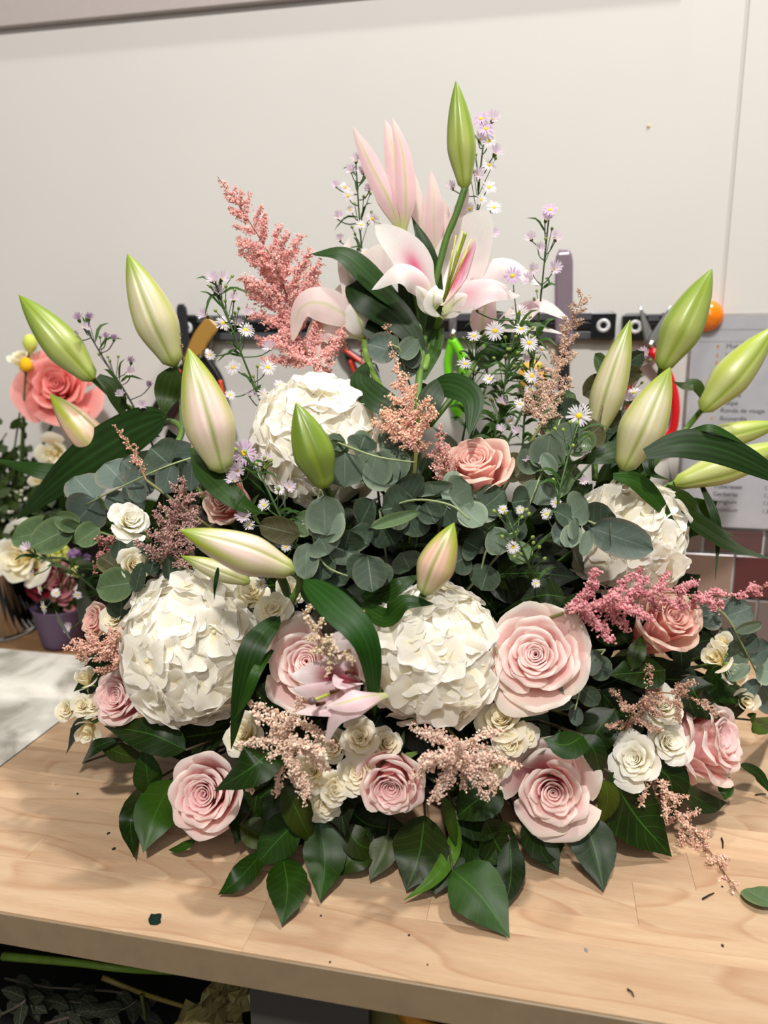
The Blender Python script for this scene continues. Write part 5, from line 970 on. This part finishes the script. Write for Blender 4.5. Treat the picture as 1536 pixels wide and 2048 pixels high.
# magnetic tool rail: two lengths with rounded ends and bolt rings
for (x0, x1, lab) in ((352, 1234, 'long black magnetic tool rail on the white wall behind the lilies'), (1246, 1372, 'short right length of black magnetic rail behind the raised scissors')):
    cx = (x0 + x1) / 2; t = thing('tool_rail', lab, 'rail', wp(cx, 650, 0))
    a, zt_ = PW(x0, 627, .02); b_, _ = PW(x1, 627, .02); _, zb_ = PW(cx, 680, .02); _, zt_ = PW(cx, 627, .02); h = zt_ - zb_
    world_child('backing', MB().box(a, b_, WV - .012, WV, zb_, zt_, hx('#3A3A3C'), .003), t, 'gloss', smooth=False)
    for k, (f0, f1, c) in enumerate(((.02, .30, '#4C4C50'), (.36, .64, '#0E0E10'), (.70, .98, '#4C4C50'))):
        world_child('rail_strip', MB().box(a + .03, b_ - .03, WV - .018, WV - .011, zb_ + h * f0, zb_ + h * f1, hx(c), .001), t, 'gloss', smooth=False)
    for k in (0, 1):
        uu = (a + .001, a + .034) if k == 0 else (b_ - .034, b_ - .001)
        world_child('end_cap', MB().box(uu[0], uu[1], WV - .021, WV - .001, zb_ - .001, zt_ + .001, hx('#101012'), .004), t, 'gloss', smooth=False)
        c0 = fr((uu[0] + uu[1]) / 2, WV - .021, (zb_ + zt_) / 2)
        world_child('bolt_ring', MB().lathe([(.0045, .0), (.0045, .0015), (.0095, .0015), (.0095, 0)], hx('#C9C9C9'), 20, c0, -V), t, 'gloss')
# mauve blade (rounded) standing up from the rail
def blade(pts, w, off, name, label, c, mt='gloss', cat='tool', handle=None, th=.002):
    W = [wp(x, y, off) for x, y in pts]; m = mpp(W[0])
    t = thing(name, label, cat, W[0]); s = strap(W, w * m, lambda v: .2 + .8 * min(1, (1.02 - v) * 9) ** .5 if v > .9 else 1.0, lambda u, v: hx(c), n=-V, nu=7, nv=16, cup=.0)
    b = world_child('blade', s, t, mt); md = b.modifiers.new('Solidify', 'SOLIDIFY'); md.thickness = th
    if handle:
        Hh = [wp(x, y, off + .002) for x, y in handle[0]]; hs = strap(Hh, handle[1] * m, lambda v: min(1, v * 12 + .3) * min(1, (1.02 - v) * 8) ** .5, lambda u, v: hx(handle[2]), n=-V, nu=7, nv=12, cup=.25)
        hh = world_child('handle', hs, t, 'gloss'); md = hh.modifiers.new('Solidify', 'SOLIDIFY'); md.thickness = .014
    return t
blade([(1128, 690), (1128, 600), (1128, 498)], 34, .028, 'palette_knife', 'mauve grey blade with rounded end standing above the rail at right', '#7C6E78', handle=([(1128, 690), (1128, 760), (1126, 830)], 22, '#2A2426'))
blade([(372, 715), (366, 660), (362, 608)], 22, .026, 'knife', 'slim dark knife on the rail behind the left lily bud', '#2C2C30', handle=([(372, 715), (385, 760), (392, 830)], 26, '#181818'))
blade([(380, 730), (400, 680), (428, 642)], 34, .036, 'pruning_knife', 'ochre bladed pruning knife hanging on the rail, left', '#A87F3C', handle=([(380, 735), (350, 800), (322, 850)], 34, '#2A1A18'))
def shears(label, pivot, hand1, hand2, tip1, tip2, hc, w=16, accent=None, bc='#B8B8BC'):
    t = thing('secateurs' if accent else 'scissors', label, 'tool', wp(*pivot, .03)); m = mpp(wp(*pivot, .03))
    for k, (tip, hd) in enumerate(((tip1, hand1), (tip2, hand2))):
        of = .026 + .004 * k
        W = [wp(*pivot, of), wp((pivot[0] + tip[0]) / 2, (pivot[1] + tip[1]) / 2, of), wp(*tip, of)]
        bl = world_child('blade', strap(W, w * m, lambda v: 1 - .9 * v ** 1.5, lambda u, v: hx(bc), n=-V, nu=5, nv=10), t, 'steel'); md = bl.modifiers.new('Solidify', 'SOLIDIFY'); md.thickness = .002
        H_ = [wp(*q, of + .004) for q in hd]
        h = world_child('handle', MB().tube(catmull(H_, 26), .0065, .0055, hx(hc), 8), t, 'gloss')
        if accent: world_child('grip_inlay', MB().tube(catmull([wp(*q, of + .011) for q in hd[1:-1]], 10), .0035, .003, hx(accent), 6), t, 'gloss')
    world_child('pivot', MB().lathe([(0, .002), (.006, .002), (.006, 0)], hx('#C8C4B8'), 12, wp(*pivot, .036), -V), t, 'steel'); return t
shears('scissors with red ring handles hung point up on the rail at right', (1302, 690), [(1302, 700), (1270, 720), (1256, 780), (1268, 850), (1300, 868)], [(1302, 700), (1332, 740), (1350, 800), (1345, 860), (1318, 872), (1308, 800)], (1280, 612), (1342, 612), '#D01E22', 22)
shears('black secateurs with orange inlays hanging at the left under the rail', (412, 705), [(412, 715), (440, 760), (450, 810), (462, 850)], [(405, 715), (360, 740), (320, 800), (290, 850)], (400, 672), (425, 668), '#141416', 14, '#D4502A')
shears('black secateurs with red inlays behind the drooping left lily', (672, 650), [(672, 660), (700, 720), (718, 770), (722, 820)], [(668, 660), (690, 700), (745, 740), (760, 800)], (668, 620), (680, 622), '#141416', 14, '#D8402C')
t = shears('snips with lime green handles hanging behind the central lily leaves', (905, 668), [(905, 680), (895, 730), (905, 800), (912, 830)], [(905, 680), (925, 720), (922, 790), (915, 840)], (900, 625), (912, 625), '#76D41E', 14)
t = thing('spool', 'small roll of yellow tape hanging among the asters under the rail', 'tape', wp(1068, 760, .03)); world_child('winding', MB().lathe([(.010, 0), (.019, 0), (.021, .004), (.021, .014), (.019, .018), (.010, .018)], hx('#E2B04A'), 24, wp(1066, 750, .015), -V), t, 'gloss'); world_child('hook', MB().tube([wp(1066, 745, .03), wp(1066, 700, .034), wp(1066, 672, .026)], .0012, .0012, hx('#999999'), 6), t, 'steel')
# white notepad panel and clear bottle behind the asters
t = thing('spray_bottle', 'clear spray bottle standing on the worktop behind the asters', 'bottle', fr(uv_of(P(900, 900, y=1.0))[0], WV - .06, T))
bc = fr(uv_of(P(905, 800, y=1.10))[0], WV - .055, T + .001); world_child('bottle_body', MB().lathe([(0, 0), (.036, .001), (.038, .01), (.038, .17), (.03, .2), (.014, .225), (.014, .245), (0, .246)], (1, 1, 1), 24, bc), t, 'glass'); world_child('spray_head', MB().lathe([(0, .247), (.016, .247), (.016, .27), (.010, .285), (0, .286)], hx('#EDEDED'), 16, bc).tube([bc + Vector((0, 0, .275)), bc + Vector((-.03, -.005, .277))], .005, .004, hx('#EDEDED'), 8), t, 'gloss')
# orange ball magnet
q = wp(1415, 632, .016); tag(ob('ball_magnet', MB().lathe([(.021 * math.sin(a * math.pi / 14), -.021 * math.cos(a * math.pi / 14)) for a in range(15)], hx('#F0800F'), 24, q, -V), None, 'gloss'), 'glossy orange ball magnet holding the price list on the wall', 'magnet')
# price list in a clear sleeve
pl = thing('price_list', 'white printed price list in a clear sleeve pinned to the wall at right', 'paper', wp(1385, 620, .014))
a0, zt_ = PW(1388, 632, .0135); _, zb_ = PW(1450, 1054, .0135); a1 = a0 + (zt_ - zb_) * .70
world_child('sheet', MB().box(a0, a1, WV - .0135, WV - .0125, zb_, zt_, hx('#D2D2D8')), pl, 'matt', smooth=False)
sl = MB(); sl.box(a0 - .004, a1 + .003, WV - .0152, WV - .0146, zb_ - .003, zt_ + .012, (1, 1, 1)); world_child('plastic_sleeve', sl, pl, 'glass', smooth=False)
world_child('rule_line', MB().box(a0 + .01, a1 - .01, WV - .0139, WV - .0135, zt_ - .019, zt_ - .0184, hx('#8A8A90')).box(a0 + .01, a1 - .01, WV - .0139, WV - .0135, zt_ - .035, zt_ - .0344, hx('#8A8A90')), pl, 'matt', smooth=False)
def text(s, u, z, size, c, nm='lettering'):
    cu = bpy.data.curves.new(nm, 'FONT'); cu.body = s; cu.size = size; cu.extrude = .00005; cu.materials.append(mat('ink_' + c.strip('#'), .8, .2, fixed=hx(c), varyc=0) if 'ink_' + c.strip('#') not in MATS else MATS['ink_' + c.strip('#')])
    tmp = bpy.data.objects.new(nm, cu); me = bpy.data.meshes.new_from_object(tmp); bpy.data.objects.remove(tmp)
    o = bpy.data.objects.new(nm, me); col.objects.link(o); o.parent = pl
    M = Matrix((U, Vector((0, 0, 1)), -V)).transposed().to_4x4(); M.translation = fr(u, WV - .0139, z); o.matrix_basis = parent_matrix(pl).inverted() @ M; return o
text('Prix fleurs', a0 + .095, zt_ - .030, .011, '#4A4A52')
names = [(694, 'Muguet', '1,80 €'), (712, 'Hortensia', '1,50 €'), (727, 'Rose', '1,80 €'), (743, 'Lys', '1,80 €'), (759, 'Oeillet', '1,50 €'), (775, 'Pivoine', '1,80 €'), (791, 'Freesia', '1,80 €'), (807, 'Tulipe', '1,90 €'), (822, 'Ronde de visage', '1,80 €'), (838, 'Bouvardia', '2,50 €'), (856, 'Gypso', '1,50 €'), (874, 'Statice', '1,50 €'), (892, 'Aster', '1,50 €'), (910, 'Iris', '1,80 €'), (928, 'Renoncule', '1,80 €'), (946, 'Anémone', '1,80 €'), (974, 'Tubéreuse', '1,80 €'), (989, 'Gerberas', '1,80 €'), (1004, 'Eryngium', '1,80 €'), (1020, 'Limonium', '1,80 €')]
bl = MB()
for i, (py, nm, pr) in enumerate(names):
    _, zz = PW(1440, py + 3, .0139); text(nm, a0 + .045, zz, .0088, '#4A4A52'); text(pr, a0 + .112, zz, .0088, '#4A4A52')
    bl.box(a0 + .033, a0 + .036, WV - .0139, WV - .0135, zz, zz + .005, hx('#D8A878'))
world_child('bullet_marks', bl, pl, 'matt', smooth=False)

# ---- vases on the left ledge
def place_vase(px, pyb, y): 
    p = PZ(px, pyb, 0); return Vector((p.x, p.y, T))
vb = place_vase(-10, 1262, 1.1)
t = thing('glass_vase', 'clear glass vase full of green stems at the left edge on the rear ledge', 'vase', vb)
world_child('glass_body', MB().lathe([(0, .001), (.060, .001), (.064, .006), (.064, .20), (.061, .20), (.061, .008), (0, .007)], (1, 1, 1), 32, vb), t, 'glass')
world_child('water', MB().lathe([(0, .0075), (.0605, .0085), (.0605, .10), (0, .10)], (.9, 1, .9), 24, vb), t, 'glass')
rr = random.Random(9)
ROSEBALL = {}
def bloom_thing(name, label, p, R, d, st, base, group='flowers standing in the left vases', sc='#33441A'):
    t = thing(name, label, 'flower', M=aim(p, d, R), group=group)
    for m in SETS[st]: ob('petal', m, t)
    ob('calyx', CALYX, t); e = p - Vector(d).normalized() * R * 1.1
    world_child('stem', MB().tube(catmull([e, e.lerp(base, .5) + Vector((rr.uniform(-.01, .01), 0, .01)), base], 12), .0026, .0026, hx(sc), 6), t, 'stem_green'); return t
def vbase(v, r=.05): a = rr.uniform(0, 6.28); return Vector((v.x + r * math.cos(a) * .8, v.y + r * math.sin(a) * .8, v.z + .012))
YB = vb.y
bloom_thing('coral_rose', 'large coral pink ruffled bloom behind the left lily buds', P(112, 768, y=YB - .02), 78 * mpp(P(112, 768, y=YB)), (.2, -1, .35), 'coral', vbase(vb))
bloom_thing('cream_bloom', 'cream white bloom at the left edge over the glass vase', P(32, 1118, y=YB - .09), 62 * mpp(P(30, 1120, y=YB)), (-.1, -1, .25), 'ivory', vbase(vb))
bloom_thing('blush_bloom', 'blush white flower with a yellow side at the top left of the vase', P(42, 708, y=YB), 30 * mpp(P(30, 710, y=YB)), (0, -.4, 1), 'ivory', vbase(vb))
bloom_thing('white_bloom', 'white drooping flower between the coral bloom and the dark lily leaf', P(104, 912, y=YB - .03), 36 * mpp(P(110, 910, y=YB)), (.1, -1, -.2), 'ivory', vbase(vb))
bloom_thing('white_bloom', 'small white flower just below the outer lily leaf at the left', P(75, 965, y=YB - .04), 20 * mpp(P(110, 910, y=YB)), (.1, -1, -.2), 'ivory', vbase(vb))
o = tag(ob('yellow_bud', MB().lathe([(0, -.012), (.010, -.008), (.009, 0), (.006, .008), (0, .010)], hx('#E0A818'), 12, P(52, 728, y=YB - .02)).tube([P(52, 735, y=YB - .02), vbase(vb, .03)], .0016, .0016, hx('#33441A')), None, 'matt'), 'bright yellow flower bud beside the coral bloom', 'flower', 'flowers standing in the left vases')
o = tag(ob('lime_bud', MB().lathe([(0, -.018), (.008, -.010), (.011, 0), (.007, .010), (0, .013)], hx('#C8D060'), 12, P(60, 685, y=YB)).tube([P(60, 690, y=YB), vbase(vb, .03)], .0016, .0016, hx('#33441A')), None, 'matt'), 'lime green bud at the very top of the left vase', 'flower', 'flowers standing in the left vases')
# leafy and frothy filler in the vase: each branch a thing
for k in range(14):
    px = rr.uniform(-60, 210); py = rr.uniform(830, 1080); p = P(px, py, y=YB + rr.uniform(-.05, .05)); b0 = vbase(vb if k % 4 else vb, .045)
    wh = k % 3 == 0
    t = thing('filler_stem', 'frothy white filler flower stem in the left glass vase' if wh else 'dark leafy green stem in the left glass vase', 'foliage', b0, group='filler stems in the left vase')
    m = MB().tube(catmull([b0, Vector((b0.x, b0.y, T + .2)).lerp(p, .3), p], 12), .0018, .001, hx('#2D4115'), 5); cl = catmull([Vector((b0.x, b0.y, T + .2)), p], 12)
    fl = MB()
    for i in range(46):
        q = cl[rr.randrange(2, 12)] + Vector((rr.uniform(-1, 1), rr.uniform(-1, 1), rr.uniform(-1, 1))) * .032; 
        if wh: fl.lathe([(0, -.003), (.004, 0), (0, .003)], hx(rr.choice(['#D8D8C4', '#B8BC9C'])), 6, q, Vector((rr.uniform(-1, 1), rr.uniform(-1, 1), 1)).normalized())
        else:
            s = strap([q, q + Vector((rr.uniform(-1, 1), rr.uniform(-.5, .5), rr.uniform(-.6, 1))) * .022], .014, w_leaf, lambda u, v: hx('#243411'), n=(0, -1, .5), nu=3, nv=5); n = len(fl.v); fl.v += s.v; fl.f += [tuple(i_ + n for i_ in f) for f in s.f]; fl.c += s.c; fl.uv += s.uv
    world_child('stem', m, t, 'stem_green'); f_ = world_child('tiny_blossoms' if wh else 'leaves', fl, t, 'floret' if wh else 'lily_leaf'); f_['kind'] = 'stuff'
# stems seen through the glass
for k in range(12):
    a = rr.uniform(0, 6.28); r = rr.uniform(.01, .052); b0 = Vector((vb.x + r * math.cos(a), vb.y + r * math.sin(a), T + .012)); e = b0 + Vector((rr.uniform(-.02, .03), rr.uniform(-.02, .02), .24))
    tag(ob('flower_stem', MB().tube([b0, b0.lerp(e, .5), e], .003, .0026, hx(rr.choice(['#415216', '#334416', '#5A7428'])), 6), None, 'stem_green'), 'green flower stem standing in the left glass vase', 'stem', 'bare stems in the left vase')
# purple pot
pb = PZ(126, 1289, 0); pv = Vector((pb.x, pb.y, T))
t = thing('purple_pot', 'matt purple tapered pot on the rear ledge left of the bouquet', 'pot', pv)
hp = (P(128, 1212, y=pv.y) - pv).z
world_child('pot_wall', MB().lathe([(0, .001), (.026, .001), (.030, .004), (.040, hp * .97), (.042, hp), (.038, hp), (.028, .01), (0, .008)], hx('#54405A'), 32, pv), t, 'plain')
world_child('soil', MB().lathe([(0, hp * .9), (.036, hp * .9)], hx('#241A14'), 20, pv), t, 'matt')
pm = pv + Vector((0, 0, hp * .5)); G = 'flowers in the purple pot'
for (px, py, r, st, d, lab, nm) in ((78, 1160, 42, 'burg', (-.3, -1, .3), 'burgundy bloom left in the purple pot', 'burgundy_bloom'), (112, 1160, 32, 'rosy', (0, -1, .5), 'dusty rose bloom above the purple pot, upper of two', 'rose_bloom'), (128, 1192, 30, 'rosy', (.2, -1, .1), 'dusty rose bloom resting on the rim of the purple pot', 'rose_bloom')):
    bloom_thing(nm, lab, P(px, py, y=pv.y - .02), r * mpp(pm), d, st, pm, G)
for (px, py, r, c, lab) in ((118, 1105, 24, '#C9CE4E', 'lime yellow button flower top in the purple pot'), (156, 1138, 18, '#C2C83C', 'lime yellow button flower right in the purple pot'), (148, 1110, 15, '#8A4E96', 'violet flower between the two lime ones'), (174, 1116, 9, '#6E3C84', 'tiny violet bud beside the hanging astilbe'), (112, 1186, 10, '#F2EEE0', 'tiny white flower low in the purple pot'), (158, 1178, 11, '#F2EEE0', 'tiny white flower right in the purple pot'), (144, 1146, 10, '#EFE6E0', 'tiny white flower mid in the purple pot')):
    p = P(px, py, y=pv.y - .03); R = r * mpp(p); m = MB()
    for k in range(26):
        d = Vector((rr.gauss(0, 1), rr.gauss(0, 1) - .6, rr.gauss(0, 1))).normalized(); m.lathe([(0, 0), (R * .3, R * .1), (R * .22, R * .35), (0, R * .42)], mix(hx(c), (1, 1, 1), rr.uniform(0, .25)), 6, p + d * R * .55, d)
    m.tube([p, p.lerp(pm, .6), pm], .0012, .0012, hx('#33441A'), 5); tag(ob('button_flower', m, None, 'petal'), lab, 'flower', G)
for k, (px, py) in enumerate(((100, 1205), (170, 1200), (175, 1160), (140, 1215))):
    p = P(px, py, y=pv.y - .02); t_ = thing('pot_leaf', 'dark green leaf spilling from the purple pot', 'leaf', pm, group=G)
    strap_obj('leaf_blade', [pm, pm.lerp(p, .6) + Vector((0, 0, .01)), p], .010, t_, 'lily_leaf', lambda u, v: hx('#1F3413'))
# dark jug between vase and pot (shade behind the flowers)
jb = fr(uv_of(PZ(190, 1262, 0))[0], WV - .10, T); t = thing('dark_bucket', 'dark plastic flower bucket in the shade behind the purple pot', 'bucket', jb)
world_child('bucket_wall', MB().lathe([(0, .001), (.055, .001), (.070, .18), (.074, .18), (.074, .187), (.068, .187), (.054, .01), (0, .008)], hx('#1C1A20'), 28, jb), t, 'plain')
for k in range(7):
    p = jb + Vector((rr.uniform(-.09, .09), rr.uniform(-.05, .03), rr.uniform(.20, .30))); b0 = jb + Vector((rr.uniform(-.03, .03), 0, .02))
    t_ = thing('leafy_stem', 'dark leafy stem in the dark bucket behind the purple pot', 'foliage', b0, group='stems in the dark bucket'); world_child('stem', MB().tube([b0, b0.lerp(p, .7), p], .0018, .001, hx('#263411'), 5), t_, 'stem_green')
    for i in range(9):
        q = b0.lerp(p, rr.uniform(.6, 1)); e = q + Vector((rr.uniform(-1, 1), rr.uniform(-.5, .5), rr.uniform(-.5, .6))) * .05
        strap_obj('leaf', [q, q.lerp(e, .5) + Vector((0, 0, .004)), e], .026, t_, 'lily_leaf', lambda u, v: hx('#1A290F'), nu=5, nv=7)

# ---------------------------------------------------------------- crumbs on the worktop
def crumb(px, py, r, c, label, name='leaf_crumb', irr=.4, seed=1, h=.0016):
    rg = random.Random(seed); p = PZ(px, py, 0); m = MB(); n = 12; R = r * mpp(p); v0 = []; v1 = []
    for k in range(n):
        a = 2 * math.pi * k / n; q = R * (1 + rg.uniform(-irr, irr)); v0.append(p + Vector((math.cos(a) * q, math.sin(a) * q * 1.3, .0002))); v1.append(p + Vector((math.cos(a) * q * .8, math.sin(a) * q, h * rg.uniform(.6, 1.2))))
    m.add(v0 + v1 + [p + Vector((0, 0, h))], [(k, (k + 1) % n, n + (k + 1) % n, n + k) for k in range(n)] + [(n + k, n + (k + 1) % n, 2 * n) for k in range(n)], hx(c)); tag(ob(name, m, None, 'matt'), label, 'crumb', 'scraps on the worktop')
crumb(312, 1839, 12, '#0A221A', 'dark green foam scrap near the front edge at left', 'foam_scrap', .45, 3, .003)
for i, (px, py, r, lab) in enumerate(((228, 1698, 3.4, 'brown speck left of the salal sprigs, beside a smaller one'), (217, 1667, 3, 'reddish brown fleck farthest left on the worktop'), (155, 1588, 2.4, 'tiny dark fleck in the shadow at the far left'), (818, 1871, 2.4, 'small black crumb before the curled bright leaf'), (1445, 1892, 3.2, 'small black crumb at the lower right'), (1172, 1901, 3.4, 'faint bluish fleck right of the foremost leaf'), (855, 1930, 1.8, 'tiny dark speck close to the front edge, centre'), (660, 1925, 2, 'tiny dark speck by the edge strip left of centre'), (642, 1832, 2, 'tiny dark speck beside the pointed salal leaf'), (1444, 1774, 2, 'tiny dark speck by the drooping astilbe tip'))): crumb(px, py, r, '#2A211C' if i != 5 else '#7C7C88', lab, 'crumb', .3, i + 10, .0009)
for a_, b_, lab in (((1405, 1798), (1428, 1786), 'short dark twig right of the drooping astilbe'), ((1443, 1676), (1446, 1696), 'curled dark shred beside the pale astilbe'), ((1255, 1978), (1268, 1993), 'thin brown splinter near the front edge at right'), ((1510, 1590), (1532, 1588), 'thin dark twig at the right edge under the leaf')):
    p, q = PZ(*a_, .001), PZ(*b_, .001); tag(ob('twig', MB().tube([p, p.lerp(q, .5) + Vector((.0006, 0, .0008)), q], .0008, .0005, hx('#2C241E'), 5), None, 'matt'), lab, 'twig', 'scraps on the worktop')

# ---------------------------------------------------------------- under the worktop
cutting([(5, 1912, .10), (150, 1925, .11), (250, 1938, .12), (370, 1945, .16)], .0042, '#6A8A2C', 'long bright green cut stem lying under the worktop at left')
cutting([(205, 1955, .14), (280, 1985, .14), (385, 2018, .12)], .003, '#8A7A3C', 'ochre twig leaning under the worktop, left of the cellophane')
G = 'eucalyptus cuttings under the worktop'
for k, pts in enumerate(([(10, 1956, .12), (80, 1972, .12), (150, 1978, .13), (240, 1985, .13), (275, 2005, .14)], [(20, 1995, .12), (120, 2002, .12), (260, 2015, .14), (290, 2040, .14)], [(90, 2048, .10), (160, 2030, .11), (240, 2020, .12), (275, 2000, .13)], [(0, 2030, .1), (40, 2010, .1), (60, 1990, .11)])):
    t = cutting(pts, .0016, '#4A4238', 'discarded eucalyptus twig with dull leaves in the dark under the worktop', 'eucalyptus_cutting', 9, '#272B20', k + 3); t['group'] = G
t = cutting([(283, 1990, .13), (288, 2020, .13), (291, 2040, .13)], .0022, '#4F5628', 'short green stalk hanging in the dark under the worktop')
# crumpled cellophane
rg = random.Random(4); rows = []
pc = [under(x, y, vf + d_) for x, y, d_ in ((330, 2060, .10), (400, 1990, .12), (450, 1955, .14), (500, 1950, .16))]; pc2 = [under(x, y, vf + d_) for x, y, d_ in ((440, 2120, .09), (460, 2080, .10), (490, 2020, .12), (520, 1970, .14))]
A_, B_ = catmull(pc, 16), catmull(pc2, 16)
for i in range(16): rows.append([A_[i].lerp(B_[i], j / 13) + Vector((rg.uniform(-1, 1), rg.uniform(-1, 1) * 1.2, rg.uniform(-1, 1))) * .006 + V * .012 * math.sin(j * 1.6 + i * .7) for j in range(14)])
mc = MB().grid(rows, [[hx('#8E8454')] * 14] * 16); tag(ob('cellophane_wrap', mc, None, 'gloss', smooth=False), 'crumpled yellowish cellophane under the worktop beside the grey panel', 'wrapping')
q0 = under(790, 2050, vf + .09)
t = thing('kraft_roll', 'rolled olive kraft paper under the worktop right of the grey panel', 'paper roll', q0); world_child('paper_wall', MB().lathe([(0, -.30), (.022, -.30), (.022, .10), (.018, .10), (.018, .09), (0, .09)], hx('#6A6238'), 20, Vector((q0.x, q0.y, zc - .125))), t, 'matt')
q1 = under(905, 2050, vf + .10); tag(ob('amber_bowl', MB().lathe([(0, -.03), (.03, -.028), (.055, 0), (.06, .022), (.056, .022), (.05, 0), (0, -.024)], hx('#C8862A'), 24, Vector((q1.x, q1.y, zc - .07))), None, 'gloss'), 'amber coloured bowl just under the worktop edge at the centre', 'bowl')
